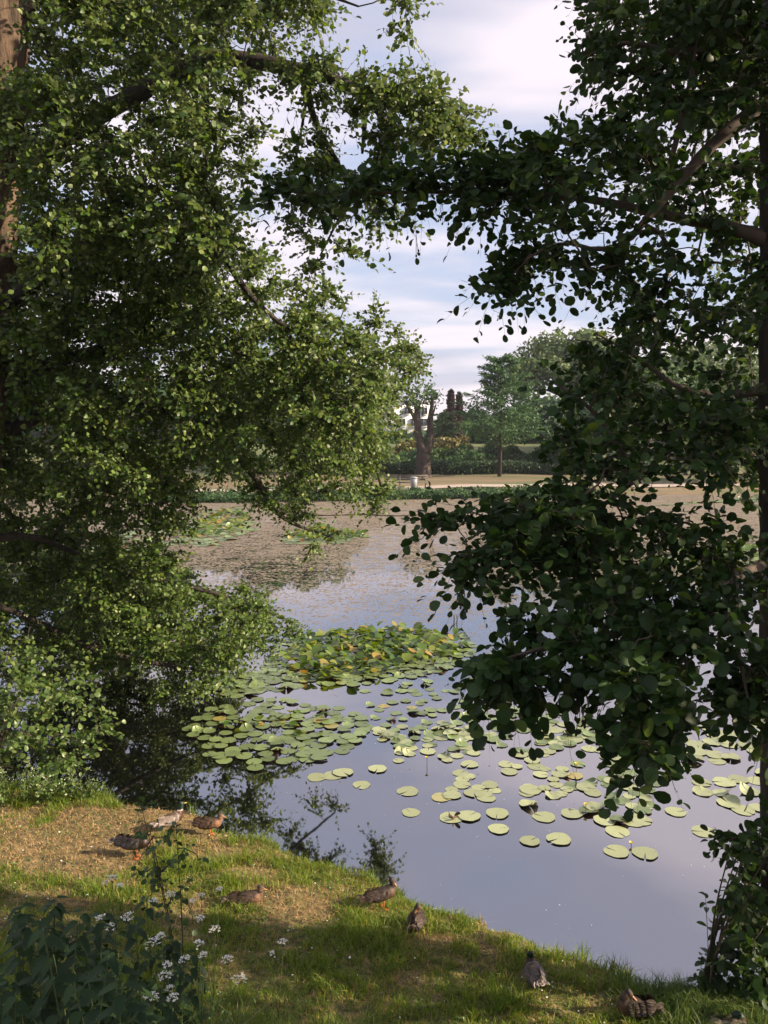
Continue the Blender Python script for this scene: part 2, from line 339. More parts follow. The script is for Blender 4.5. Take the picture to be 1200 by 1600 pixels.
# ------------------------------------------------------------ the setting: ground, water, path
def axis(parts):
    o = []
    for a, b, s in parts: o += list(np.arange(a, b, s))
    return np.array(o + [parts[-1][1]])
def ground():
    xs = axis([(-500, -100, 50), (-100, -30, 5), (-30, -9, 1), (-9, 7, .11), (7, 30, .8), (30, 100, 5), (100, 500, 50)])
    ys = axis([(-40, 0, 2), (0, 4, .25), (4, 14, .11), (14, 48, 1), (48, 56, .25), (56, 90, 1), (90, 300, 15), (300, 1500, 200)])
    X, Y = np.meshgrid(xs, ys); V = np.stack([X, Y, gz(X, Y)], -1).reshape(-1, 3); nx = len(xs)
    i = np.arange(len(ys) - 1)[:, None] * nx + np.arange(nx - 1)[None]; q = np.stack([i, i + 1, i + nx + 1, i + nx], -1).reshape(-1, 4)
    m, n, l, b = newmat('bank_ground'); v = n.new('ShaderNodeTexCoord').outputs['Object']
    f1 = noise(n, l, 1.1, 5, vec=v); f2 = noise(n, l, 14, 6, vec=v)
    near = ramp(n, l, f2, [(.35, (.06, .045, .022)), (.5, (.13, .11, .045)), (.68, (.27, .19, .09))])
    farc = ramp(n, l, noise(n, l, .35, 6, vec=v, stretch=(.35, 1, 1)), [(.40, (.08, .115, .04)), (.5, (.15, .125, .065)), (.64, (.21, .15, .09))])
    sp_ = n.new('ShaderNodeSeparateXYZ'); l.new(v, sp_.inputs[0]); mr = n.new('ShaderNodeMapRange'); mr.inputs[1].default_value = 30; mr.inputs[2].default_value = 40; l.new(sp_.outputs[1], mr.inputs[0])
    mr2 = n.new('ShaderNodeMapRange'); mr2.inputs[1].default_value = 67; mr2.inputs[2].default_value = 72; l.new(sp_.outputs[1], mr2.inputs[0])
    hill = ramp(n, l, noise(n, l, .5, 5, vec=v), [(.4, (.07, .11, .035)), (.6, (.14, .15, .05))])
    mx = n.new('ShaderNodeMixRGB'); l.new(mr.outputs[0], mx.inputs[0]); l.new(near, mx.inputs[1]); l.new(farc, mx.inputs[2])
    mx2 = n.new('ShaderNodeMixRGB'); l.new(mr2.outputs[0], mx2.inputs[0]); l.new(mx.outputs[0], mx2.inputs[1]); l.new(hill, mx2.inputs[2])
    l.new(mx2.outputs[0], b.inputs['Base Color']); b.inputs['Roughness'].default_value = .95; bump(n, l, b, f2, .8, .04)
    tag(link('ground', mesh('ground', V, [q], m, True)), kind='structure')
ground()
def water():
    m, n, l, b = newmat('pond_water'); v = n.new('ShaderNodeTexCoord').outputs['Object']
    def mth(op, a, c=None, d=None):
        q = n.new('ShaderNodeMath'); q.operation = op
        for i, w in enumerate((a, c, d)):
            if w is None: continue
            if isinstance(w, (int, float)): q.inputs[i].default_value = w
            else: l.new(w, q.inputs[i])
        return q.outputs[0]
    df = n.new('ShaderNodeBsdfDiffuse'); df.inputs[0].default_value = (.005, .006, .005, 1)
    gl = n.new('ShaderNodeBsdfGlossy'); gl.inputs['Roughness'].default_value = .025; gl.inputs[0].default_value = (.93, .92, .95, 1)
    bp = n.new('ShaderNodeBump'); bp.inputs['Strength'].default_value = .05; bp.inputs['Distance'].default_value = .02; l.new(noise(n, l, 1.6, 3, vec=v, stretch=(1, .6, 1)), bp.inputs['Height'])
    l.new(bp.outputs[0], gl.inputs['Normal'])
    fr = n.new('ShaderNodeFresnel'); fr.inputs[0].default_value = 2.9
    w = n.new('ShaderNodeMixShader'); l.new(mth('MINIMUM', mth('ADD', mth('MULTIPLY', fr.outputs[0], 1.1), .17), 1.0), w.inputs[0]); l.new(df.outputs[0], w.inputs[1]); l.new(gl.outputs[0], w.inputs[2])
    # the film of brown duckweed and seed husks that covers the far half of the pond
    sp_ = n.new('ShaderNodeSeparateXYZ'); l.new(v, sp_.inputs[0])
    den = n.new('ShaderNodeValToRGB'); e = den.color_ramp.elements
    for _ in range(4): e.new(.5)
    for k, (p, c) in enumerate([(.0, 0.0), (.22, .06), (.36, .20), (.46, .42), (.60, .70), (.80, .82)]): e[k].position = p; e[k].color = (c, c, c, 1)
    yy = mth('ADD', mth('MULTIPLY', sp_.outputs[1], .02), mth('MULTIPLY', mth('SUBTRACT', noise(n, l, .22, 4, vec=v, stretch=(.5, 1, 1)), .5), .22))
    l.new(yy, den.inputs[0])
    vo = n.new('ShaderNodeTexVoronoi'); vo.feature = 'F1'; vo.inputs['Scale'].default_value = 15; l.new(v, vo.inputs[0])
    rnd = n.new('ShaderNodeSeparateXYZ'); l.new(vo.outputs['Color'], rnd.inputs[0])
    nz = noise(n, l, 4.0, 7, vec=v, stretch=(.8, 1, 1), rough=.72)
    tot = mth('ADD', mth('MULTIPLY', rnd.outputs[0], .72), mth('MULTIPLY', nz, .28))
    mk = n.new('ShaderNodeMapRange'); mk.inputs[3].default_value = 0.0; mk.inputs[4].default_value = 1.0
    l.new(mth('SUBTRACT', den.outputs[0], tot), mk.inputs[0]); mk.inputs[1].default_value = -.03; mk.inputs[2].default_value = .03
    # dark drift lines through the film
    cr = n.new('ShaderNodeTexVoronoi'); cr.feature = 'DISTANCE_TO_EDGE'; cr.inputs['Scale'].default_value = .9
    mp = n.new('ShaderNodeMapping'); mp.inputs['Scale'].default_value = (.7, 1, 1); l.new(v, mp.inputs[0])
    nv = n.new('ShaderNodeTexNoise'); nv.inputs['Scale'].default_value = 1.5; nv.inputs['Detail'].default_value = 4; l.new(mp.outputs[0], nv.inputs[0])
    ad = n.new('ShaderNodeVectorMath'); ad.operation = 'MULTIPLY_ADD'; l.new(nv.outputs[1], ad.inputs[0]); ad.inputs[1].default_value = (1.6, 1.6, 0); l.new(mp.outputs[0], ad.inputs[2]); l.new(ad.outputs[0], cr.inputs[0])
    ck = n.new('ShaderNodeMapRange'); ck.inputs[1].default_value = .005; ck.inputs[2].default_value = .035; l.new(cr.outputs[0], ck.inputs[0])
    ck2 = n.new('ShaderNodeMapRange'); ck2.inputs[1].default_value = 26; ck2.inputs[2].default_value = 36; l.new(sp_.outputs[1], ck2.inputs[0])
    msk = mth('MULTIPLY', mk.outputs[0], mth('MAXIMUM', ck.outputs[0], ck2.outputs[0]))
    sc = n.new('ShaderNodeBsdfPrincipled'); sc.inputs['Roughness'].default_value = .7; sc.inputs['Specular IOR Level'].default_value = .25
    l.new(ramp(n, l, noise(n, l, 3, 6, vec=v, stretch=(.4, 1, 1)), [(.35, (.125, .105, .075)), (.65, (.225, .188, .14))]), sc.inputs['Base Color'])
    x = n.new('ShaderNodeMixShader'); l.new(msk, x.inputs[0]); l.new(w.outputs[0], x.inputs[1]); l.new(sc.outputs[0], x.inputs[2])
    l.new(x.outputs[0], n['Material Output'].inputs[0])
    me = mesh('water', [[-140, 3, 0], [140, 3, 0], [140, 75, 0], [-140, 75, 0]], [[[0, 1, 2, 3]]], m); tag(link('water', me), kind='structure')
water()
def path():
    xs = np.arange(-70, 90, 1.0); V = []; 
    for x in xs:
        yc = far_edge(x) + 3.6 + .03 * max(0, x)
        for w in (-.75, .75): V.append((x, yc + w, float(gz(x, yc + w)) + .05 + (0.03 if w > 0 else 0)))
    k = len(xs); q = [[2 * i, 2 * i + 2, 2 * i + 3, 2 * i + 1] for i in range(k - 1)]
    tag(link('path', mesh('path', V, [q], plain('path_gravel', (.38, .32, .27), .9, .12, 3))), kind='structure')
path()

# ------------------------------------------------------------ grass on the near bank (nobody could count it)
def blades(X, Y, h, w, lean, mat, name, seed_col=None):
    n = len(X); Z = gz(X, Y); A = np.stack([X, Y, Z - .01], -1); a = rng.uniform(0, 6.283, n); d = np.stack([np.cos(a), np.sin(a), np.zeros(n)], -1)
    b = rng.uniform(0, 6.283, n); ld = np.stack([np.cos(b), np.sin(b), np.zeros(n)], -1)
    up = np.array([0, 0, 1.]); mid = A + up * (h * .55)[:, None] + ld * (h * lean * .3)[:, None]; tip = A + up * (h * (1 - lean * .35))[:, None] + ld * (h * lean)[:, None]
    V = np.stack([A - d * w[:, None], A + d * w[:, None], mid + d * (w * .75)[:, None], mid - d * (w * .75)[:, None], tip], 1).reshape(-1, 3)
    o = np.arange(n)[:, None] * 5
    return link(name, mesh(name, V, [o + np.array([0, 1, 2, 3]), o + np.array([3, 2, 4])], mat))
def bank_pts(n, x0=-8.5, x1=4.5, y0=3.2, y1=12.5, smin=-.12, smax=99):
    X = rng.uniform(x0, x1, n); Y = rng.uniform(y0, y1, n); s = edge(X) - Y; k = (s > smin) & (s < smax) & (np.abs(X) < .52 * Y + .6); return X[k], Y[k]
def dryness(X, Y):   # the worn straw-coloured patch at the left of the bank, and worn spots
    d = np.exp(-(((X + 3.4) / 1.9) ** 2 + ((Y - 8.7) / .9) ** 2)) * 1.1 + np.exp(-(((X + .9) / 1.1) ** 2 + ((Y - 7.3) / .5) ** 2)) * .35
    return d + (vnoise(X, Y, 1.5, 8) - .5) * .7 + (vnoise(X, Y, 4.5, 9) - .5) * .8
def grass():
    X, Y = bank_pts(620000); k = (dryness(X, Y) < .38 + rng.normal(0, .14, len(X))) & (vnoise(X, Y, 3.0, 4) + rng.random(len(X)) * .7 > .42); X, Y = X[k], Y[k]
    s = edge(X) - Y; tuft = vnoise(X, Y, 3.2, 6) * vnoise(X, Y, 9, 7)
    h = rng.uniform(.03, .085, len(X)) * (.45 + 3.0 * tuft) + .18 * np.exp(-np.clip(s, 0, 9) / .25) * rng.random(len(X)) * (vnoise(X, Y, 2.5, 12) + .2)
    o = blades(X, Y, h, rng.uniform(.002, .0052, len(X)), rng.uniform(.1, 1.1, len(X)), M['grass'], 'grass')
    tag(o, 'short green grass covering the sloping pond bank', 'grass', kind='stuff')
    X, Y = bank_pts(300000); k = dryness(X, Y) > .16 + rng.normal(0, .16, len(X)); X, Y = X[k], Y[k]
    o = blades(X, Y, rng.uniform(.018, .065, len(X)), rng.uniform(.0015, .004, len(X)), rng.uniform(.5, 2.2, len(X)), M['straw'], 'dry_grass')
    tag(o, 'dry straw-coloured grass in the worn patches of the bank', 'dry grass', kind='stuff')
    # longer grass: the foreground foot of the slope, the dark corner at the right, tufts along the water
    X, Y = bank_pts(16000, -2.9, 1.0, 3.4, 5.3); k = (vnoise(X, Y, 2, 14) + rng.random(len(X)) * .6 > .8) & (X < -.25 + rng.normal(0, .25, len(X))); X, Y = X[k], Y[k]; h = rng.uniform(.3, .78, len(X)) * np.clip(1.25 - .0 * X - .28 * (Y - 3.6), .4, 1)
    X2, Y2 = bank_pts(90000, 1.8, 4.6, 4.5, 7.8, -.1); k = X2 + rng.normal(0, .25, len(X2)) > 2.25; X2, Y2 = X2[k], Y2[k]; h2 = rng.uniform(.08, .24, len(X2))
    X3, Y3 = bank_pts(60000, -8, 3, 6, 12.5, -.1, .22); k = vnoise(X3, Y3, 2.6, 21) > .5; X3, Y3 = X3[k], Y3[k]; h3 = rng.uniform(.08, .24, len(X3)) * (.4 + vnoise(X3, Y3, 5, 23))
    Xa = np.concatenate([X, X2, X3]); Ya = np.concatenate([Y, Y2, Y3]); ha = np.concatenate([h, h2, h3])
    o = blades(Xa, Ya, ha, rng.uniform(.002, .0045, len(Xa)), rng.uniform(.15, .9, len(Xa)), M['longgrass'], 'long_grass')
    tag(o, 'longer grass in the shaded foreground and along the edge of the bank', 'long grass', kind='stuff')
    # clover heads, petals and small feathers lying in the grass
    X, Y = bank_pts(2600, -6, 3.5, 5, 11, .05); k = vnoise(X, Y, 1.4, 31) > .35; X, Y = X[k][:430], Y[k][:430]; n = len(X)
    pos = np.stack([X, Y, gz(X, Y) + rng.uniform(.01, .05, n)], -1); v, p = leaves(pos, rng.normal(0, 1, (n, 3)) * [1, 1, .2], np.tile([0, 0, 1.], (n, 1)) + rng.normal(0, .4, (n, 3)), rng.uniform(.008, .022, n), 1)
    tag(link('fallen_petals', mesh('fallen_petals', v, p, M['white'])), 'white clover heads and petals scattered over the bank grass', 'petals', kind='stuff')
    # low broad weeds in the sward
    X, Y = bank_pts(26000, -8, 3.5, 5, 12, .03); k = vnoise(X, Y, 1.8, 41) > .62; X, Y = X[k], Y[k]; n = len(X)
    pos = np.stack([X, Y, gz(X, Y) + rng.uniform(.0, .03, n)], -1); v, p = leaves(pos, rng.normal(0, 1, (n, 3)) * [1, 1, .3], np.tile([0, 0, 1.], (n, 1)) + rng.normal(0, .5, (n, 3)), rng.uniform(.015, .04, n), 1, .7)
    tag(link('ground_cover', mesh('ground_cover', v, p, M['bush'])), 'low clover and daisy leaves among the grass of the bank', 'ground cover', kind='stuff')
grass()
def debris():
    V = []; n = 26000; X = rng.uniform(-9, 9, n); Y = rng.uniform(9.5, 26, n); dn = .05 + .75 * sstep((Y - 12.5) / 8) * (vnoise(X, Y, .5, 51) * .8 + vnoise(X, Y, 1.7, 52) * .5)
    k = (rng.random(n) < dn * .8) & (edge(X) < Y - .3); X, Y = X[k], Y[k]; n = len(X); pos = np.stack([X, Y, np.full(n, .006)], -1)
    v, p = leaves(pos, rng.normal(0, 1, (n, 3)) * [1, 1, 0], np.tile([0, 0, 1.], (n, 1)), rng.uniform(.012, .035, n), 0, .8)
    tag(link('duckweed', mesh('duckweed', v, p, plain('duckweed', (.21, .17, .13), .7, .5, 40))), 'brown specks of duckweed and husks floating on the water', 'duckweed', kind='stuff')
    n = 150; X = rng.uniform(-2, 4, n); Y = rng.uniform(7.5, 14, n); k = edge(X) < Y - .3; X, Y = X[k], Y[k]; n = len(X); pos = np.stack([X, Y, np.full(n, .006)], -1)
    v, p = leaves(pos, rng.normal(0, 1, (n, 3)) * [1, 1, 0], np.tile([0, 0, 1.], (n, 1)), rng.uniform(.004, .013, n), 1)
    tag(link('floating_petals', mesh('floating_petals', v, p, M['white'])), 'pale petals and feather bits floating on open water', 'petals', kind='stuff')
debris()

# ------------------------------------------------------------ water lilies
PADM = []
def padmat(name, c, v, under=(.20, .16, .05)):
    m, n, l, b = newmat(name); oi = n.new('ShaderNodeObjectInfo'); g = n.new('ShaderNodeNewGeometry')
    tc = n.new('ShaderNodeTexCoord').outputs['Object']; f = noise(n, l, 9, 6, vec=tc)
    a = n.new('ShaderNodeMath'); a.operation = 'ADD'; l.new(oi.outputs['Random'], a.inputs[0]); l.new(g.outputs['Random Per Island'], a.inputs[1])
    fr = n.new('ShaderNodeMath'); fr.operation = 'FRACT'; l.new(a.outputs[0], fr.inputs[0])
    base = ramp(n, l, fr.outputs[0], [(0, tuple(x * (1 - v) for x in c)), (.6, c), (.96, tuple(x * (1 + v) for x in c)), (1, (.34, .27, .07))])
    mx = n.new('ShaderNodeMixRGB'); mx.blend_type = 'MULTIPLY'; mx.inputs[0].default_value = .6; l.new(base, mx.inputs[1]); l.new(ramp(n, l, f, [(.3, (.55, .5, .4)), (.55, (1, 1, 1))]), mx.inputs[2])
    mb = n.new('ShaderNodeMixRGB'); l.new(g.outputs['Backfacing'], mb.inputs[0]); l.new(mx.outputs[0], mb.inputs[1]); mb.inputs[2].default_value = (*under, 1)
    l.new(mb.outputs[0], b.inputs['Base Color']); b.inputs['Roughness'].default_value = .38; b.inputs['Specular IOR Level'].default_value = .75; bump(n, l, b, f, .25, .01)
    return m
M['pad'] = padmat('lily_pad', (.33, .38, .20), .2); M['pad2'] = padmat('lily_pad_green', (.16, .225, .085), .3, (.20, .07, .03)); M['upleaf'] = leafmat('raised_lily_leaf', [(0, (.045, .10, .015)), (.45, (.10, .18, .025)), (.88, (.20, .25, .04)), (1, (.40, .27, .07))], .35, .35, .6)
def pad_geo(r, wav=.01, curl=0.0, seed=0, notch=.32, cup=0.0):
    """round notched leaf: three rings round the stalk point"""
    g = np.random.default_rng(seed); k = 22; a0 = g.uniform(0, 6.28); ang = a0 + np.linspace(notch / 2, 2 * math.pi - notch / 2, k)
    ph = g.uniform(0, 6.28, 4); V = [[0, 0, .004]]
    tdir = g.uniform(0, 6.28); 
    for ri in (.35, .75, 1.0):
        for j, t in enumerate(ang):
            w = ri ** 2; rr = r * ri * (1 + .035 * math.sin(3 * t + ph[0]) + .02 * math.sin(7 * t + ph[1])) * (1.0 if 0 < j < k - 1 else .96)
            z = .006 + wav * w * (math.sin(4 * t + ph[2]) + .6 * math.sin(9 * t + ph[3])) * .5 + wav * .5 * w + curl * r * w * max(0, math.cos(t - tdir)) ** 2 * ri * 2 + cup * r * w
            x, y = rr * math.cos(t), rr * math.sin(t)
            if curl: sh = 1 - .5 * curl * w * max(0, math.cos(t - tdir)) ** 2; x *= sh; y *= sh
            V.append([x, y, max(z, .004)])
    q = []; tr = [[0, 1 + j, 2 + j] for j in range(k - 1)]
    for ri in range(2):
        o = 1 + ri * k
        for j in range(k - 1): q.append([o + j, o + k + j, o + k + j + 1, o + j + 1])
    return np.array(V), np.array(q), np.array(tr)
PADV = []
for i in range(14):
    v, q, t = pad_geo(1.0, .03 if i < 8 else .07, 0 if i < 9 else .10 + .06 * (i - 9), i, .08 + (.05 * i) % .22)
    PADV.append((v, q, t))
def pad_meshes(key): return [mesh('lily_pad', v, [q, t], M[key], True) for v, q, t in PADV]
PM, PM2 = pad_meshes('pad'), pad_meshes('pad2')
def place_pads(pts, group, label, meshes, rmin, rmax, curly=.15, zj=.012):
    for k, (x, y) in enumerate(pts):
        i = int(rng.integers(9, 14)) if rng.random() < curly else int(rng.integers(0, 9)); r = float(rng.uniform(rmin, rmax))
        o = link('lily_pad', meshes[i], None, (float(x), float(y), .003 + float(rng.random()) * zj)); o.scale = (r, r, r * (.55 if i < 9 else 1)); o.rotation_euler = (float(rng.normal(0, .012)), float(rng.normal(0, .012)), float(rng.uniform(0, 6.28)))
        tag(o, label, 'lily pad', group)
def poisson(poly, n, dmin, z=0, tries=60, weight=None):
    c = []; 
    for _ in range(n * tries):
        if len(c) >= n: break
        px, py = sample_poly(poly, 1)[0]; p = G(px, py, 0)[:2]
        if weight is not None and rng.random() > weight(px, py): continue
        if all((p[0] - q[0]) ** 2 + (p[1] - q[1]) ** 2 > dmin ** 2 for q in c): c.append(p)
    return c
LOOSE = [(637, 1237), (642, 1270), (705, 1278), (733, 1276), (777, 1272), (779, 1296), (828, 1315), (873, 1312), (1056, 1269), (963, 1331), (1008, 1334), (1100, 1300), (520, 1212), (536, 1208), (495, 1215), (565, 1227), (590, 1262 - 60), (965, 1300), (990, 1285), (1003, 1283), (945, 1283), (930, 1262), (893, 1272), (850, 1277), (826, 1258), (829, 1235), (740, 1240), (706, 1243), (690, 1246), (760, 1247)]
place_pads([G(a, b)[:2] for a, b in LOOSE], 'single pads on open water', 'round pale green lily pad floating apart on open water in front of the dense drift', PM, .115, .15, .05)
dr1 = [(590, 1130), (740, 1125), (880, 1130), (1000, 1160), (1040, 1210), (1020, 1290), (940, 1270), (860, 1245), (700, 1240), (620, 1200), (590, 1150)]
def wgt(px, py): return .06 + .94 * (vnoise(px, py * 1.6, .022, 61) > .45)
place_pads(poisson(dr1, 112, .13, weight=wgt), 'pads drifting in mid pond', 'pale green lily pad in the broad loose drift across the middle of the pond', PM, .08, .13, .16)
place_pads(poisson([(1040, 1140), (1230, 1120), (1230, 1290), (1130, 1260), (1060, 1215)], 40, .2), 'pads crowded at the right', 'large lily pad crowded against others behind the right-hand trunk', PM, .12, .17, .3)
place_pads(poisson([(285, 1140), (330, 1108), (400, 1092), (500, 1095), (575, 1120), (585, 1150), (530, 1180), (470, 1195), (400, 1202), (330, 1185)], 118, .155), 'pads of the raft near the left tree', 'overlapping green lily pad of the flat raft in the shade beside the left tree', PM2, .10, .13, .12, .03)
# the far rosettes: the near oval island with raised leaves, patches farther off - past the 300 that show largest, one object
def raised(mb_v, pts, h, size):
    n = len(pts); pos = np.array([[p[0], p[1], rng.uniform(.0, h)] for p in pts]); a = rng.uniform(0, 6.28, n)
    ax = np.stack([np.cos(a), np.sin(a), rng.uniform(.1, 1.1, n)], -1); nr = np.stack([-np.cos(a), -np.sin(a), rng.uniform(.6, 1.6, n)], -1) + rng.normal(0, .35, (n, 3))
    return leaves(pos, ax, nr, rng.uniform(*size, n), 2, 1.1)
def far_lilies():
    mb = MB()
    def ring(poly, n, d, r0, r1):
        for p in poisson(poly, n, d, tries=30):
            v, q, t = PADV[int(rng.integers(0, 14))]; r = rng.uniform(r0, r1); a = rng.uniform(0, 6.28); c, s = math.cos(a), math.sin(a)
            w = v * r; w = np.stack([w[:, 0] * c - w[:, 1] * s, w[:, 0] * s + w[:, 1] * c, w[:, 2] * .8 + rng.random() * .015], -1) + [p[0], p[1], .003]; mb.add(w, [q, t])
    ring([(400, 1060), (440, 1000), (520, 985), (640, 980), (720, 992), (748, 1015), (720, 1040), (640, 1062), (540, 1072)], 330, .13, .09, .135)
    ring([(570, 1080), (640, 1065), (760, 1060), (880, 1100), (960, 1140), (880, 1175), (740, 1180), (600, 1165)], 120, .15, .08, .125)
    ring([(860, 1150), (1010, 1160), (1040, 1250), (1000, 1290), (900, 1270)], 30, .15, .09, .13)
    ring([(250, 1075), (420, 1050), (470, 1075), (380, 1090)], 40, .16, .12, .16)
    for poly, n in ([(270, 850), (310, 800), (380, 790), (400, 830), (330, 855)], 150), ([(440, 840), (500, 826), (575, 838), (520, 852), (450, 850)], 70), ([(1040, 870), (1180, 850), (1200, 880), (1080, 885)], 60), ([(1030, 790), (1200, 775), (1200, 784), (1100, 786)], 160), ([(120, 860), (260, 800), (270, 850), (180, 900)], 120):
        ring(poly, n, .22, .18, .3)
    tag(link('water_lilies', mb.mesh('water_lilies', M['pad2'], True)), 'distant beds of lily pads lying flat on the pond', 'water lilies', kind='stuff')
    pts = poisson([(440, 1045), (470, 1005), (560, 990), (650, 986), (715, 1000), (725, 1020), (650, 1042), (560, 1062), (480, 1062)], 430, .08, tries=20)
    v1, p1 = raised(None, pts, .16, (.16, .27)); mb = MB(); mb.add(v1, p1)
    for (c, n) in (((405, 1130), 5), ((465, 1118), 5), ((480, 1140), 6), ((380, 1135), 3), ((520, 1122), 4)):
        b = G(*c); v, p = raised(None, [b[:2] + rng.normal(0, .14, 2) for _ in range(n)], .03, (.12, .19)); mb.add(v, p)
    for poly, n in ([(440, 838), (500, 824), (575, 836), (520, 848)], 140), ([(280, 845), (340, 800), (390, 800), (380, 830)], 160), ([(1050, 868), (1180, 855), (1190, 875)], 60):
        v, p = raised(None, poisson(poly, n, .12, tries=10), .1, (.2, .35)); mb.add(v, p)
    tag(link('raised_lily_leaves', mb.mesh('raised_lily_leaves', M['upleaf'], True)), 'curled yellow-green lily leaves standing above the oval island of pads', 'lily leaves', kind='stuff')
far_lilies()
YEL = plain('yellow_petal', (.75, .52, .04), .5, .1); BRN = plain('rotten_leaf', (.09, .055, .03), .7, .4, 30)
for (px, py, h, lab) in ((667, 1197, .12, 'yellow bud on a bare dark stalk left of the curled green pad in the drift'), (915, 1268, .09, 'open yellow flower above pale pads near the front right of the drift'), (900, 1208, .13, 'green-yellow bud on a thin stalk in mid drift near hanging alder leaves'), (986, 1322, .03, 'yellow flower lying low among the two frontmost right pads')):
    b = G(px, py); e = empty('water_lily_flower', b); tag(e, lab, 'flower', 'yellow water lily flowers')
    MB().tube([[0, 0, -.02], [.004, 0, h * .6], [.0, 0, h]], .004, 6).obj('stalk', M['darkstem'], e)
    m = MB(); n = 6; a = np.arange(n) * math.pi * 2 / n; pos = np.tile([0, 0, h], (n, 1)).astype(float); ax = np.stack([np.cos(a), np.sin(a), np.full(n, 1.1)], -1)
    v, p = leaves(pos, ax, np.stack([-np.cos(a), -np.sin(a), np.full(n, .8)], -1), np.full(n, .034), 2, 1.2); m.add(v, p); m.ball((0, 0, h + .008), (.012, .012, .01)); m.obj('petals', YEL, e)
for (px, py, lab) in ((708, 1280, 'brown rotten leaf curled between two pads at the left front of the drift'), (985, 1283, 'brown shrivelled leaf on the pads beside the low yellow flower')):
    b = G(px, py); n = 4; v, p = leaves(np.tile([0, 0, .02], (n, 1)) + rng.normal(0, .02, (n, 3)) * [1, 1, .5], rng.normal(0, 1, (n, 3)) * [1, 1, .5], rng.normal(0, 1, (n, 3)), np.full(n, .1), 2, .6)
    tag(link('dead_leaf', mesh('dead_leaf', v, p, BRN), None, b), lab, 'dead leaf', 'dead lily leaves')
e = empty('reed_stump', G(711, 975)); tag(e, 'two short dark reed stumps standing in the open water beyond the lily island', 'reed')
for dx in (-.03, .04): MB().tube([[dx, 0, -.05], [dx + .01, 0, .1], [dx + .006, 0, .22]], .013, 6, .3).obj('stalk', M['darkstem'], e)
for i, (a, b) in enumerate([((430, 805), (660, 806))]):
    A, B = G(*a), G(*b); t = np.linspace(0, 1, 40)[:, None]; L = A + (B - A) * t; L[:, 2] = .03 + np.sin(np.arange(40) * 1.7) * .012; L[:, 1] += np.sin(np.arange(40) * .35) * .25
    m = MB(); m.tube(L, .035, 6); o = m.obj('floating_rope', M['darkstem']); tag(o, 'thin dark floating line stretched across the brown duckweed', 'rope')

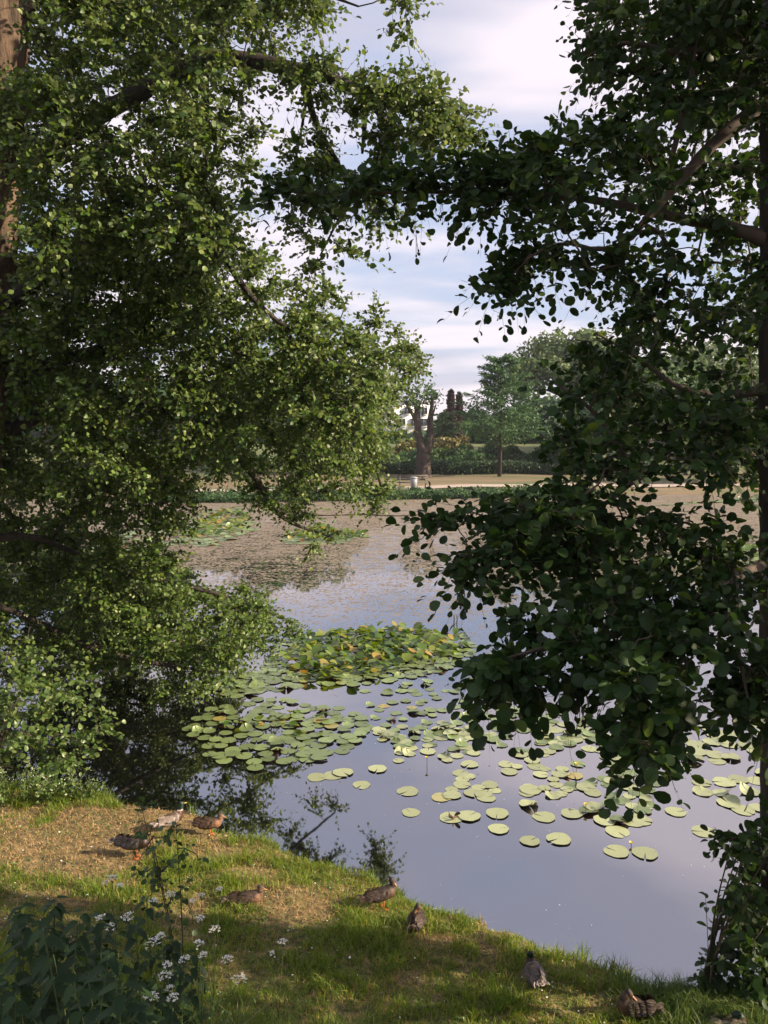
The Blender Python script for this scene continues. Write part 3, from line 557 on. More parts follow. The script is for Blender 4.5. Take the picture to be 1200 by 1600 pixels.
# ------------------------------------------------------------ the left alder over the water
def left_alder():
    root = empty('alder_tree', (-5.9, 11.2, gz(-5.9, 11.2))); tag(root, 'big sunlit alder at the left leaning out over the pond, ridged brown bark', 'tree')
    inv = np.array(root.location)
    trunk = limb((-85, 1260, 11.2, .46), (-62, 1000, 11.1, .38), (-36, 600, 11.0, .36), (-22, 400, 10.9, .35), (-4, 130, 10.7, .34), (0, 0, 10.6, .33), (10, -260, 10.5, .28), (40, -700, 10.4, .2))
    limbs = [limb((-20, 300, 10.9, .13), (120, 200, 10.6, .11), (320, 85, 10.2, .1), (430, 100, 10, .085), (530, 125, 9.8, .07), (585, 155, 9.7, .06), (610, 215, 9.6, .035), (618, 250, 9.6, .02)),
             limb((575, 150, 9.7, .03), (570, 190, 9.7, .025), (566, 240, 9.7, .015)), limb((585, 155, 9.7, .025), (640, 180, 9.6, .02), (700, 215, 9.5, .012), (740, 170, 9.5, .008)),
             limb((480, 135, 9.9, .045), (490, 190, 9.9, .035), (520, 240, 9.9, .028), (550, 300, 9.8, .015), (500, 400, 9.8, .01)),
             limb((480, 150, 9.9, .02), (468, 220, 9.9, .012), (460, 260, 9.9, .008)), limb((320, 85, 10.2, .04), (325, 180, 10.2, .025), (322, 260, 10.3, .012)),
             limb((-40, 500, 11, .14), (120, 400, 10.8, .11), (250, 340, 10.6, .065), (330, 370, 10.6, .05), (400, 480, 10.8, .036), (480, 530, 11.5, .03), (560, 540, 12.2, .03), (640, 575, 13, .014)),
             limb((-45, 620, 11, .12), (100, 560, 11.4, .08), (260, 520, 12, .055), (420, 560, 12.6, .04), (520, 640, 13.4, .03), (580, 700, 14.4, .03), (600, 780, 15.2, .014)),
             limb((-50, 700, 11, .12), (60, 650, 11.6, .09), (200, 620, 12.4, .07), (330, 680, 13.2, .08), (400, 740, 14, .06), (430, 810, 14.6, .04), (520, 840, 15.4, .015)),
             limb((-60, 860, 11.1, .09), (30, 830, 11.6, .05), (110, 860, 12.4, .035), (200, 900, 13.2, .06), (320, 920, 13.9, .04), (430, 960, 14.4, .014)),
             limb((-60, 930, 11.1, .06), (40, 960, 12, .04), (130, 1010, 12.8, .06), (250, 1040, 13.4, .035), (350, 1050, 13.8, .014)),
             limb((-5, 40, 10.6, .12), (160, -80, 10.5, .09), (330, -40, 10.2, .06), (480, -20, 9.8, .03), (560, 10, 9.6, .01)),
             limb((-5, 60, 10.6, .16), (-160, -300, 10.5, .12), (-300, -500, 10.3, .05)), limb((0, -100, 10.5, .18), (200, -500, 10.6, .1), (350, -800, 10.6, .04))]
    wb = MB(); add_limbs(wb, limbs, 8)
    tb = MB(); q = resample(trunk, .12); tb.tube(q[:, :3], q[:, 3], 26, .16)
    spec = [([(-70, -90), (400, -90), (380, 120), (340, 220), (340, 330), (400, 400), (470, 470), (540, 520), (540, 640), (-70, 640)], 11.6, 13.6, 130, 0),  # polygon, depth near/far, clusters, gap threshold
        ([(-70, -90), (500, -90), (510, 30), (440, 90), (380, 150), (350, 220), (345, 330), (400, 400), (300, 420), (100, 420), (-70, 420)], 9.0, 11.8, 480, .14),
        ([(-70, 380), (400, 390), (460, 470), (570, 505), (615, 570), (590, 650), (550, 740), (420, 700), (300, 760), (-70, 760)], 10.2, 13.8, 560, .16),
        ([(330, 560), (640, 570), (615, 640), (600, 700), (580, 770), (500, 845), (400, 790), (330, 740)], 13.0, 16.2, 110, .38),
        ([(-70, 730), (300, 740), (300, 810), (250, 860), (300, 895), (390, 910), (425, 965), (415, 1000), (330, 1050), (240, 1070), (120, 1040), (-70, 1000)], 11.8, 15.0, 350, .18),
        ([(-60, 850), (260, 880), (370, 930), (380, 1010), (330, 1045), (200, 1040), (60, 1000)], 14.6, 17.5, 210, .1), ([(-60, 820), (200, 860), (300, 900), (310, 960), (200, 990), (-60, 960)], 17.5, 21, 150, 0),
        ([(420, 80), (500, 100), (570, 120), (530, 160), (430, 150)], 9.4, 10.3, 10, 0),
        ]
    sparse = [([(560, 120), (640, 120), (730, 135), (740, 190), (700, 240), (620, 230), (570, 190)], 9.0, 10.2, 32), ([(440, 170), (500, 200), (540, 260), (460, 270), (430, 230)], 9.3, 10.2, 9), ([(480, 300), (560, 270), (660, 290), (650, 350), (540, 360), (480, 390), (430, 370)], 9.2, 10.3, 17), ([(625, -20), (650, -20), (640, 120), (632, 190)], 9.2, 9.5, 4), ([(560, 480), (620, 490), (665, 570), (640, 590), (590, 530)], 12.5, 14, 14), ([(590, 590), (640, 600), (625, 680), (600, 700)], 13.5, 15, 9), ([(560, 700), (600, 720), (615, 800), (590, 810)], 14.5, 15.6, 9), ([(420, 920), (470, 985), (430, 1040), (400, 1000)], 14, 15, 9), ([(430, 440), (520, 450), (540, 480), (460, 470)], 11.5, 12.5, 6), ([(240, 1070), (330, 1060), (310, 1095), (230, 1100)], 13, 14, 6), ([(370, 180), (410, 170), (405, 320), (380, 330)], 10, 11, 7)]
    C = []
    for k, (poly, d0, d1, n, gap) in enumerate(spec):
        pp = sample_poly(poly, n, k + 70, gap); dd = rng.uniform(d0, d1, n); C += [P(a, b, d) for (a, b), d in zip(pp, dd)]
    for l in limbs[:11]: q = l[-max(3, len(l) // 3):, :3]; C += [a + rng.normal(0, .18, 3) for a in q[::2]]
    C = np.array(C); keep = C[:, 2] > .35; pxx = 600 + F * C[:, 0] / C[:, 1]; pyy = 650 + F * (5 - C[:, 2]) / C[:, 1]
    keep &= ~((pxx < 95) & (pyy < 150) & (C[:, 1] < 11.3)) & ~((pxx < 60) & (pyy > 250) & (pyy < 430) & (C[:, 1] < 11.3))
    for c0, rr in ((P(22, 60, 10.4), .5), (P(16, 320, 10.6), .5)):
        d = C - c0; t = np.clip(d @ np.array(sv), 0, 7); keep &= np.linalg.norm(d - t[:, None] * np.array(sv), axis=1) > rr
    C = C[keep]
    w2, lv, lp = grow(limbs, C, .071, sprays=16, nleaf=9, out=.8, slen=(.2, .52), detail=1, droop=.3, up=.45, branch_r=.0036, nbias=(.45, -.15, 0))
    wb.V += w2.V; [wb.P.setdefault(k, []).extend([p + wb.n for p in v]) for k, v in w2.P.items()]; wb.n += w2.n
    CS = []
    for k, (poly, d0, d1, n) in enumerate(sparse): pp = sample_poly(poly, n, 5); CS += [P(a, b, d) for (a, b), d in zip(pp, rng.uniform(d0, d1, n))]
    w4, lv4, lp4 = grow(limbs, np.array(CS), .070, sprays=12, nleaf=8, slen=(.18, .42), detail=1, droop=.3, up=.45, branch_r=.004, nbias=(.45, -.15, 0))
    wb.V += w4.V; [wb.P.setdefault(k, []).extend([p + wb.n for p in v]) for k, v in w4.P.items()]; wb.n += w4.n
    # the crown above and beyond the frame
    n = 240; C2 = np.stack([rng.uniform(-9, 0.5, n), rng.uniform(8.5, 13.5, n), rng.uniform(11.5, 17, n)], -1)
    w3, lv3, lp3 = grow(limbs[-3:], C2, .16, sprays=10, nleaf=7, slen=(.4, .8), detail=0)
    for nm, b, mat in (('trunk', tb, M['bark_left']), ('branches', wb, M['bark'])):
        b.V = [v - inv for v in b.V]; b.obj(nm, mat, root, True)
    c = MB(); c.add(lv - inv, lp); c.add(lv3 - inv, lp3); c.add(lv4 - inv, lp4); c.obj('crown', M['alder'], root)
left_alder()

def right_alder():
    base = on_ground(1222, 1598); base = np.array([P(1222, 1500, 6.15)[0], 6.15, float(gz(P(1222, 1500, 6.15)[0], 6.15))])
    root = empty('alder_tree', base); tag(root, 'dark shaded alder at the right edge with large round leaves hanging over the water', 'tree'); inv = base
    T = 6.15; trunk = limb((1228, 1700, T, .20), (1226, 1500, T, .17), (1221, 1000, T, .155), (1219, 600, T, .15), (1222, 300, T, .14), (1216, 0, T, .13), (1214, -400, T, .11), (1220, -900, T, .07))
    limbs = [limb((1215, 700, T, .07), (1175, 655, 6.1, .038), (1120, 655, 6.0, .027), (1060, 690, 5.8, .02), (960, 780, 5.4, .016), (860, 840, 5.1, .014), (740, 860, 5, .006)),
             limb((1215, 380, T, .07), (1140, 355, 6.2, .045), (1050, 340, 6.3, .038), (930, 310, 6.4, .03), (800, 300, 6.5, .022), (650, 300, 6.4, .014), (540, 303, 6.3, .009), (440, 300, 6.2, .005)),
             limb((1215, 150, T, .07), (1140, 200, 6, .05), (1090, 250, 5.9, .04), (1030, 320, 5.8, .03), (960, 400, 5.7, .018), (860, 370, 5.9, .01), (770, 460, 6, .005)),
             limb((1215, 60, T, .05), (1120, 60, 6.0, .035), (1060, 90, 6, .025), (980, 60, 6, .015), (910, 90, 6, .006)),
             limb((1215, 600, T, .06), (1150, 620, 6.1, .03), (1060, 610, 6.0, .022), (1000, 560, 6, .015), (930, 520, 6.1, .006)),
             limb((1215, 880, T, .07), (1150, 900, 5.6, .045), (1050, 960, 5.0, .03), (960, 990, 4.5, .02), (860, 1010, 4.2, .012), (750, 1040, 4.1, .005)),
             limb((1050, 960, 5.0, .02), (1040, 1050, 4.2, .012), (1020, 1100, 3.7, .008), (1000, 1160, 3.5, .004)), limb((1150, 900, 5.4, .02), (1150, 1000, 4.6, .012), (1170, 1100, 4.3, .006)),
             limb((1000, 750, 5.7, .02), (930, 640, 5.6, .015), (870, 600, 5.7, .006)), limb((1030, 320, 5.8, .02), (1080, 130, 5.9, .02), (1090, 60, 6, .01)),
             limb((1215, 50, T, .09), (1400, -200, 5.6, .07), (1600, -400, 5, .03)), limb((1215, 300, T, .08), (1500, 150, 5, .05), (1800, 0, 4.3, .02)), limb((1214, -200, T, .08), (1000, -500, 5.2, .05), (800, -800, 4.2, .02)),
             limb((1214, -100, T, .07), (1300, -300, 4.5, .05), (1300, -700, 3.0, .02))]
    tb = MB(); q = resample(trunk, .10); tb.tube(q[:, :3], q[:, 3], 20, .10); wb = MB(); add_limbs(wb, limbs, 7)
    spec = [
        ([(900, -60), (915, 60), (940, 100), (915, 180), (870, 210), (820, 240), (840, 330), (900, 360), (920, 430), (930, 500), (1010, 530), (1220, 520), (1220, -60)], 5.0, 7.6, 112, .40),
        ([(1000, -60), (960, 200), (1000, 330), (1080, 480), (1220, 500), (1220, -60)], 6.0, 8.0, 34, .3),
        ([(450, 290), (560, 272), (700, 255), (820, 245), (900, 250), (900, 320), (780, 312), (620, 308), (460, 305)], 6.0, 6.8, 36, 0),
        ([(790, 370), (850, 360), (860, 385), (810, 430), (775, 470), (765, 440)], 5.9, 6.3, 8, 0),
        ([(860, 580), (930, 530), (1000, 560), (1080, 620), (1220, 650), (1220, 720), (1040, 730), (900, 760)], 5.0, 6.6, 38, .36),
        ([(670, 800), (760, 785), (850, 760), (960, 780), (960, 880), (850, 880), (740, 900), (700, 880)], 4.7, 5.5, 30, 0),
        ([(850, 750), (1000, 750), (1060, 815), (1220, 815), (1220, 1040), (1080, 1060), (960, 1020), (880, 900)], 4.8, 6.2, 46, .36),
        ([(940, 500), (1010, 470), (1215, 470), (1215, 735), (1100, 735), (1010, 700), (930, 600)], 6.2, 8.0, 46, .2),
        ([(900, -40), (1215, -40), (1215, 330), (960, 330), (890, 200)], 6.5, 8.2, 22, .2)]
    near = [([(760, 975), (830, 960), (960, 965), (1080, 975), (1080, 1050), (960, 1070), (850, 1090), (735, 1085)], 3.9, 4.6, 29), ([(960, 1050), (1040, 1040), (1040, 1130), (1015, 1205), (965, 1150)], 3.4, 3.9, 11), ([(1120, 1030), (1220, 1030), (1220, 1120), (1140, 1100)], 4.0, 4.8, 11), ([(880, 900), (1100, 900), (1200, 980), (960, 980)], 4.2, 5.0, 14)]
    C = []
    for k, (poly, d0, d1, n, gap) in enumerate(spec):
        pp = sample_poly(poly, n, k + 90, gap, .016); dd = rng.uniform(d0, d1, n); C += [P(a, b, d) for (a, b), d in zip(pp, dd)]
    for l in limbs[:10]: q = l[-max(3, len(l) // 3):, :3]; C += [a + rng.normal(0, .08, 3) for a in q[::3]]
    w2, lv, lp = grow(limbs, np.array(C), .074, sprays=9, nleaf=8, slen=(.16, .40), detail=2, droop=.4, up=.7, tw=.0025, branch_r=.0032)
    wb.V += w2.V; [wb.P.setdefault(k, []).extend([p + wb.n for p in v]) for k, v in w2.P.items()]; wb.n += w2.n
    CN = []
    for poly, d0, d1, n in near: pp = sample_poly(poly, n, 3); CN += [P(a, b, d) for (a, b), d in zip(pp, rng.uniform(d0, d1, n))]
    w4, lv4, lp4 = grow(limbs, np.array(CN), .078, sprays=8, nleaf=7, slen=(.10, .24), detail=2, droop=.5, up=.6, tw=.002, branch_r=.0025)
    wb.V += w4.V; [wb.P.setdefault(k, []).extend([p + wb.n for p in v]) for k, v in w4.P.items()]; wb.n += w4.n
    # unseen rest of its crown beyond the frame, shaped to shade bank and tree
    n = 430; C2 = np.stack([rng.uniform(3.6, 8.2, n), rng.uniform(.2, 5.7, n), rng.uniform(3.6, 12.5, n)], -1); C2 = C2[C2[:, 0] > .52 * C2[:, 1] + .5]
    n = 170; C3 = np.stack([rng.uniform(-.5, 5, n), rng.uniform(.5, 7.0, n), rng.uniform(9.2, 12.5, n)], -1); C2 = np.concatenate([C2, C3])
    w3, lv3, lp3 = grow(limbs[-4:], C2, .15, sprays=11, nleaf=7, slen=(.35, .7), detail=0)
    # hanging cones
    cb = MB()
    for (px, py, D) in ((900, 1120, 4.0), (905, 1135, 4.0), (880, 1115, 4.1), (725, 955, 4.9), (715, 940, 4.9), (710, 350, 6.3), (715, 370, 6.3), (650, 395, 6.4), (690, 345, 6.4), (640, 340, 6.4), (480, 345, 6.2), (1010, 1010, 4.2), (1150, 420, 6), (960, 330, 6)):
        c0 = P(px, py, D); top = c0 + [0, 0, .14]
        for _ in range(4):
            c = c0 + rng.normal(0, .022, 3); cb.ball(c, (.007, .007, .011), None, 6, 5); cb.tube([c + [0, 0, .008], (c + top) / 2 + rng.normal(0, .01, 3), top], .0012, 4)
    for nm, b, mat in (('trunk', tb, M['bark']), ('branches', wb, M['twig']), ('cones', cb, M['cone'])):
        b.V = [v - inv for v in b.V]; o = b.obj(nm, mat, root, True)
        if nm == 'cones': o['kind'] = 'stuff'
    c = MB(); c.add(lv - inv, lp); c.add(lv3 - inv, lp3); c.add(lv4 - inv, lp4); c.obj('crown', M['alder_shaded'], root)
right_alder()

# ------------------------------------------------------------ far side of the pond: trees, hedge, bench, house
def blob_crown(center, rad, n, leaf, cl=26, seed=0, flat=1.0, hollow=.55, top=None):
    """leaf clumps spread on an uneven ellipsoid of smaller boughs"""
    g = np.random.default_rng(seed); d = unit(g.normal(0, 1, (cl, 3))); d[:, 2] = np.abs(d[:, 2]) * 1.1 - .35; rr = g.uniform(hollow, 1.0, cl)[:, None]
    cc = np.array(center) + d * rr * np.array(rad) * .82; cs = g.uniform(.20, .40, cl) * min(rad[0], rad[2])
    k = g.integers(0, cl, n); u = unit(g.normal(0, 1, (n, 3))) * (g.random(n) ** .45)[:, None]; u[:, 2] *= .8 * flat
    pos = cc[k] + u * cs[k][:, None]; nr = unit(pos - np.array(center)) * .7 + g.normal(0, .5, (n, 3)) + [0, 0, .35]
    return pos, g.normal(0, 1, (n, 3)) + [0, 0, -.2], nr, leaf * g.uniform(.6, 1.3, n), cc
def far_tree(px, top, D, wpx, mat, label, leaf=.30, n=5200, trunk=.16, crown_low=.25, basey=None, cl=30, group='trees beyond the pond', name='tree', dy=1.0):
    x = P(px, 700, D)[0]; y = D; zb = float(gz(x, y)); zt = P(px, top, D)[2]; h = zt - zb; w = wpx / F * D / 2
    root = empty(name, (x, y, zb)); tag(root, label, 'tree', group); lo = h * crown_low; cz = (h + lo) / 2; rz = (h - lo) / 2
    pos, ax, nr, sz, cc = blob_crown((0, 0, cz), (w, w * dy, rz), n, leaf, cl, abs(int(px * 7 + top)))
    pos2, ax2, nr2, sz2, _ = blob_crown((0, 0, cz), (w * .75, w * .7 * dy, rz * .85), n // 3, leaf * 1.2, 12, abs(int(px + 3)), hollow=.1)
    v, p = leaves(np.concatenate([pos, pos2]), np.concatenate([ax, ax2]), np.concatenate([nr, nr2]), np.concatenate([sz, sz2]), 0, 1.1)
    link('crown', mesh('crown', v, p, M[mat]), root)
    t = MB(); t.tube([[0, 0, -.1], [.03 * w, 0, lo + .3], [0, 0, cz], [0, 0, h * .78]], [trunk * 1.2, trunk, trunk * .5, trunk * .12], 9, .15)
    for c in cc[:12]: t.tube([[0, 0, min(c[2], cz) * .75 + .2], (c * [.5, .5, 1] + [0, 0, -.2]), c], [trunk * .4, trunk * .25, trunk * .08], 5)
    t.obj('trunk', M['bark_far'], root, True); return root
def layered_tree(px, top, D, wpx, mat, label, n=5000):
    x = P(px, 700, D)[0]; zb = float(gz(x, D)); h = P(px, top, D)[2] - zb; w = wpx / F * D / 2; root = empty('larch_tree', (x, D, zb)); tag(root, label, 'tree', 'trees beyond the pond')
    t = MB(); t.tube([[0, 0, -.1], [.05, 0, h * .5], [0, 0, h * .97]], [.17, .12, .02], 8, .1); P_ = []; NR = []; AX = []
    for k in range(64):
        f = (k + .5) / 64; z = h * (.24 + .74 * f); a = k * 2.4 + random.random(); L = w * (1.12 - f) ** .7 * random.uniform(.7, 1.15); d = np.array([math.cos(a), math.sin(a), .38 - .1 * random.random()]); tip = d * L
        t.tube([[0, 0, z], tip * .5 + [0, 0, z + .02 * L], tip + [0, 0, z - .05 * L]], [.035, .02, .008], 4)
        m = n // 64; s = rng.random(m) ** .7; q = np.outer(s, tip) + [0, 0, z]; q += rng.normal(0, 1, (m, 3)) * np.array([.28, .28, .09]) * (.4 + .6 * L / w); P_.append(q); NR.append(rng.normal(0, .3, (m, 3)) + [0, 0, 1]); AX.append(np.tile(d, (m, 1)) + rng.normal(0, .6, (m, 3)) - [0, 0, .3])
    Q = np.concatenate(P_); v, p = leaves(Q, np.concatenate(AX), np.concatenate(NR), rng.uniform(.14, .32, len(Q)), 0, .7); link('crown', mesh('crown', v, p, M[mat]), root); t.obj('trunk', M['bark_far'], root, True)
def column_tree(px, top, base, D, wpx, mat, label):
    c = P(px, base, D); zb = float(gz(c[0], D)); h = P(px, top, D)[2] - zb; w = wpx / F * D / 2; root = empty('conifer_tree', (c[0], D, zb)); tag(root, label, 'tree', 'dark columnar conifers')
    n = 2600; z = rng.random(n) ** .8; r = w * (1 - z) ** .45 * (.55 + .75 * vnoise(z * 9, np.full(n, px), 1, 3)) * rng.random(n) ** .3; a = rng.uniform(0, 6.28, n)
    pos = np.stack([r * np.cos(a), r * np.sin(a), .5 + z * (h - .5)], -1); v, p = leaves(pos, rng.normal(0, .5, (n, 3)) + [0, 0, .8], np.stack([np.cos(a), np.sin(a), np.full(n, .3)], -1) + rng.normal(0, .4, (n, 3)), rng.uniform(.2, .45, n), 0, .6)
    link('crown', mesh('crown', v, p, M[mat]), root); MB().tube([[0, 0, -.1], [0, 0, h * .9]], [.15, .03], 6).obj('trunk', M['bark_far'], root)
layered_tree(781, 556, 64.5, 150, 'far_larch', 'slender fresh-green larch with tiered airy branches on the far lawn', 12000)
far_tree(890, 492, 80, 250, 'far_pale', 'tall pale green tree rising highest beyond the right side of the pond', .42, 9000, .3, .15, cl=44)
far_tree(1010, 520, 76, 230, 'far_green', 'broad green tree behind the hanging alder leaves on the right', .4, 7500, .3, .1, cl=40)
far_tree(1110, 505, 84, 230, 'far_pale', 'tall light green tree farthest right before the dark trunk', .42, 7000, .3, .1, cl=40)
far_tree(1240, 540, 78, 260, 'far_green', 'wide green tree half hidden by the right-hand trunk', .42, 5500, .3, .1)
far_tree(1135, 648, 59.5, 150, 'far_willow', 'low grey-green willow overhanging the path at the right of the far shore', .24, 8000, .2, .02, cl=40, name='willow_tree')
far_tree(850, 610, 71, 150, 'far_dark', 'dark green tree right behind the larch', .32, 6000, .25, .08)
far_tree(950, 640, 68, 150, 'far_dark', 'dark low tree shading the lawn right of the larch', .32, 5500, .25, .05)
far_tree(436, 520, 70, 290, 'far_green', 'tall broad tree on the far shore seen through the left alder', .42, 9500, .35, .12, cl=44)
far_tree(255, 560, 68, 230, 'far_dark', 'dark round tree far behind the middle of the left alder', .4, 6000, .3, .12)
far_tree(70, 540, 66, 260, 'far_green', 'green tree far behind the left alder trunk', .4, 6000, .3, .12)
far_tree(560, 655, 66, 110, 'far_dark', 'small dark tree at the lawn edge left of the pollarded tree', .28, 4500, .2, .04)
far_tree(-120, 520, 64, 260, 'far_green', 'green tree beyond the pond at the extreme left', .42, 4000, .3, .12)
def bush(px, top, D, wpx, mat, label, n=3000, leaf=.22, group='bushes below the far bank'):
    x = P(px, 700, D)[0]; zb = float(gz(x, D)); h = max(.5, P(px, top, D)[2] - zb); w = wpx / F * D / 2; root = empty('bush', (x, D, zb)); tag(root, label, 'bush', group)
    pos, ax, nr, sz, cc = blob_crown((0, 0, h * .42), (w, w * .6, h * .62), n, leaf, 22, int(px * 3 + top), hollow=.2); k = pos[:, 2] > 0; v, p = leaves(pos[k], ax[k], nr[k], sz[k], 0, 1.1); link('foliage', mesh('foliage', v, p, M[mat]), root)
    t = MB(); [t.tube([[0, 0, -.05], c * .5, c], [.06, .04, .015], 5) for c in cc[:8]]; t.obj('stem', M['bark_far'], root)
bush(694, 628, 83, 46, 'far_pale', 'narrow light green bush in front of the dark conifers', 4000, .3)
bush(600, 700, 69.5, 110, 'far_green', 'leafy green bush left of the pollarded trunk', 4500, .2); bush(712, 688, 70, 110, 'far_green', 'leafy green bush right of the pollarded trunk', 4500, .2)
bush(640, 682, 75, 80, 'far_yellow', 'yellowish tall grass clump on the rise left behind the pollarded trunk', 2500, .3); bush(700, 672, 76, 100, 'far_yellow', 'yellowish weeds on the rise behind the green bushes', 2600, .3); bush(760, 690, 70, 90, 'far_dark', 'dark bush at the foot of the larch', 3500)
bush(780, 684, 72, 120, 'far_green', 'fresh green bush seen through the larch'); bush(870, 690, 71, 140, 'far_green', 'fresh green bush between the dark trees at right', 4000); bush(655, 694, 71.5, 90, 'far_larch', 'bright leafy bush right behind the pollarded trunk', 3500, .2); bush(740, 696, 69, 100, 'far_larch', 'bright leafy bush just left of the larch trunk', 3500, .2)
bush(835, 700, 69, 120, 'far_dark', 'dark bush right of the larch trunk', 3500); bush(500, 700, 69, 160, 'far_dark', 'wide dark bush behind the tip of the left alder', 4000, .25); bush(478, 762, 51.6, 70, 'far_dark', 'low dark bush at the far water edge beneath the left alder', 2500, .14); bush(390, 700, 68, 120, 'far_green', 'green bush far behind the left alder branches', 3000)
bush(1080, 720, 66, 160, 'far_green', 'green bush behind the willow', 3500)
column_tree(704, 612, 690, 88, 22, 'far_copper', 'copper-dark columnar conifer, left one of the pair'); column_tree(717, 616, 690, 90, 18, 'far_copper', 'copper-dark columnar conifer, right one of the pair')
def pollard():
    D = 64; b = P(661, 747, D); zb = float(gz(b[0], D)); root = empty('pollarded_tree', (b[0], D, zb)); tag(root, 'old pollarded tree with thick forked trunk and cut stubs on the far lawn', 'tree')
    inv = np.array([b[0], D, zb]); t = MB()
    L = [limb((661, 752, D, .72), (661, 735, D, .58), (661, 712, D, .54), (662, 700, D, .50)), limb((661, 706, D, .42), (655, 688, D, .34), (652, 665, D, .28), (652, 638, D, .22), (653, 632, D, .2)), limb((652, 662, D, .16), (646, 650, D, .14), (636, 632, D, .12), (630, 622, D + .3, .05)),
         limb((664, 708, D, .40), (671, 692, D, .34), (673, 672, D, .3), (672, 652, D, .22), (675, 632, D - .3, .14), (676, 622, D - .3, .1)), limb((673, 655, D, .1), (677, 645, D, .08), (680, 636, D, .05)), limb((672, 694, D, .2), (677, 688, D - .2, .12))]
    add_limbs(t, L, 12, .25); t.V = [v - inv for v in t.V]; t.obj('trunk', M['bark_far'], root, True)
    pos = []
    for (px, py, s, n) in ((652, 628, .9, 240), (676, 622, .8, 200), (636, 625, .7, 160), (665, 690, .5, 90), (645, 612, .8, 150), (668, 610, .8, 120)):
        c = P(px, py, D) - inv; pos.append(c + rng.normal(0, s * .45, (n, 3)))
    pos = np.concatenate(pos); n = len(pos); v, p = leaves(pos, rng.normal(0, 1, (n, 3)), rng.normal(0, .6, (n, 3)) + [0, 0, .8], rng.uniform(.15, .3, n), 0); link('crown', mesh('crown', v, p, M['far_green']), root)
pollard()
def hedge():
    n = 26000; x = rng.uniform(-6, 22, n); y = 67.3 + rng.normal(0, .45, n); h = .75 + .35 * vnoise(x, x * 0, .5, 2); z = rng.random(n) ** .6 * h; pos = np.stack([x, y, gz(x, y) + z], -1)
    v, p = leaves(pos, rng.normal(0, 1, (n, 3)), rng.normal(0, .5, (n, 3)) + [0, -.7, .6], rng.uniform(.12, .24, n), 0); o = link('hedge', mesh('hedge', v, p, M['hedge_leaf'])); tag(o, 'low dark clipped hedge along the back of the far lawn', 'hedge')
hedge()
def shore_plants():
    n = 24000; x = rng.uniform(-14, 13.5, n); y = far_edge(x) + rng.uniform(-2.0, .7, n); z = rng.random(n) * (.10 + .38 * vnoise(x, y, .8, 4)); pos = np.stack([x, y, np.maximum(gz(x, y), 0) + z], -1)
    v, p = leaves(pos, rng.normal(0, .6, (n, 3)) + [0, 0, .8], rng.normal(0, .5, (n, 3)) + [0, -.5, .6], rng.uniform(.1, .22, n), 0, .9); o = link('waterside_plants', mesh('waterside_plants', v, p, M['shore_plant'])); tag(o, 'band of leafy green plants along the far water edge', 'waterside plants', kind='stuff')
    n = 26000; x = rng.uniform(-60, 80, n); y = rng.uniform(100, 135, n); z = rng.random(n) * (4.5 + 4 * vnoise(x, y * 0, .12, 3)); z *= np.where((x / y * F > -60) & (x / y * F < 85), .12, np.where((x / y * F > 0) & (x / y * F < 200), .62, 1.0)); k = z > 0; pos = np.stack([x, y, gz(x, y) + z], -1)[k]; n = len(pos)
    v, p = leaves(pos, rng.normal(0, 1, (n, 3)), rng.normal(0, .6, (n, 3)) + [0, -.4, .6], rng.uniform(.7, 1.4, n), 0, 1.1); o = link('far_wood', mesh('far_wood', v, p, M['far_dark'])); tag(o, 'far wood closing the view behind the park trees', 'wood', kind='stuff')
shore_plants()
def bench():
    c = P(645, 765, 54.4); x, y = c[0], 54.6 ; z = float(gz(x, y)) + .02; root = empty('park_bench', (x, y, z)); tag(root, 'grey park bench beside the path on the far shore', 'bench'); wd = plain('bench_wood', (.10, .085, .07), .7); ir = plain('bench_iron', (.06, .06, .06), .5)
    m = MB(); [m.box((0, -.2 + .12 * i, .45), (2.1, .09, .035)) for i in range(4)]; m.obj('seat', wd, root)
    m = MB(); [m.box((0, .24 + .03 * i, .62 + .13 * i), (2.1, .03, .1)) for i in range(3)]; m.obj('backrest', wd, root)
    for s in (-.85, .85): MB().box((s, -.18, .215), (.06, .06, .43)).box((s, .2, .44), (.06, .06, .88)).box((s, .01, .40), (.058, .32, .05)).obj('leg', ir, root)
    root = empty('litter_bin', (x + .05, y - .75, float(gz(x, y - .75)) + .02)); tag(root, 'pale grey litter bin standing in front of the far bench', 'litter bin'); gm = plain('bin_metal', (.26, .27, .29), .45)
    m = MB(); m.tube([[0, 0, .08], [0, 0, .45], [0, 0, .82]], [.2, .22, .23], 14); m.obj('bin_body', gm, root, True); MB().tube([[0, 0, .80], [0, 0, .86], [0, 0, .9]], [.25, .25, .16], 14).obj('lid', gm, root); MB().box((0, 0, .05), (.2, .2, .1)).obj('foot', ir, root)
bench()
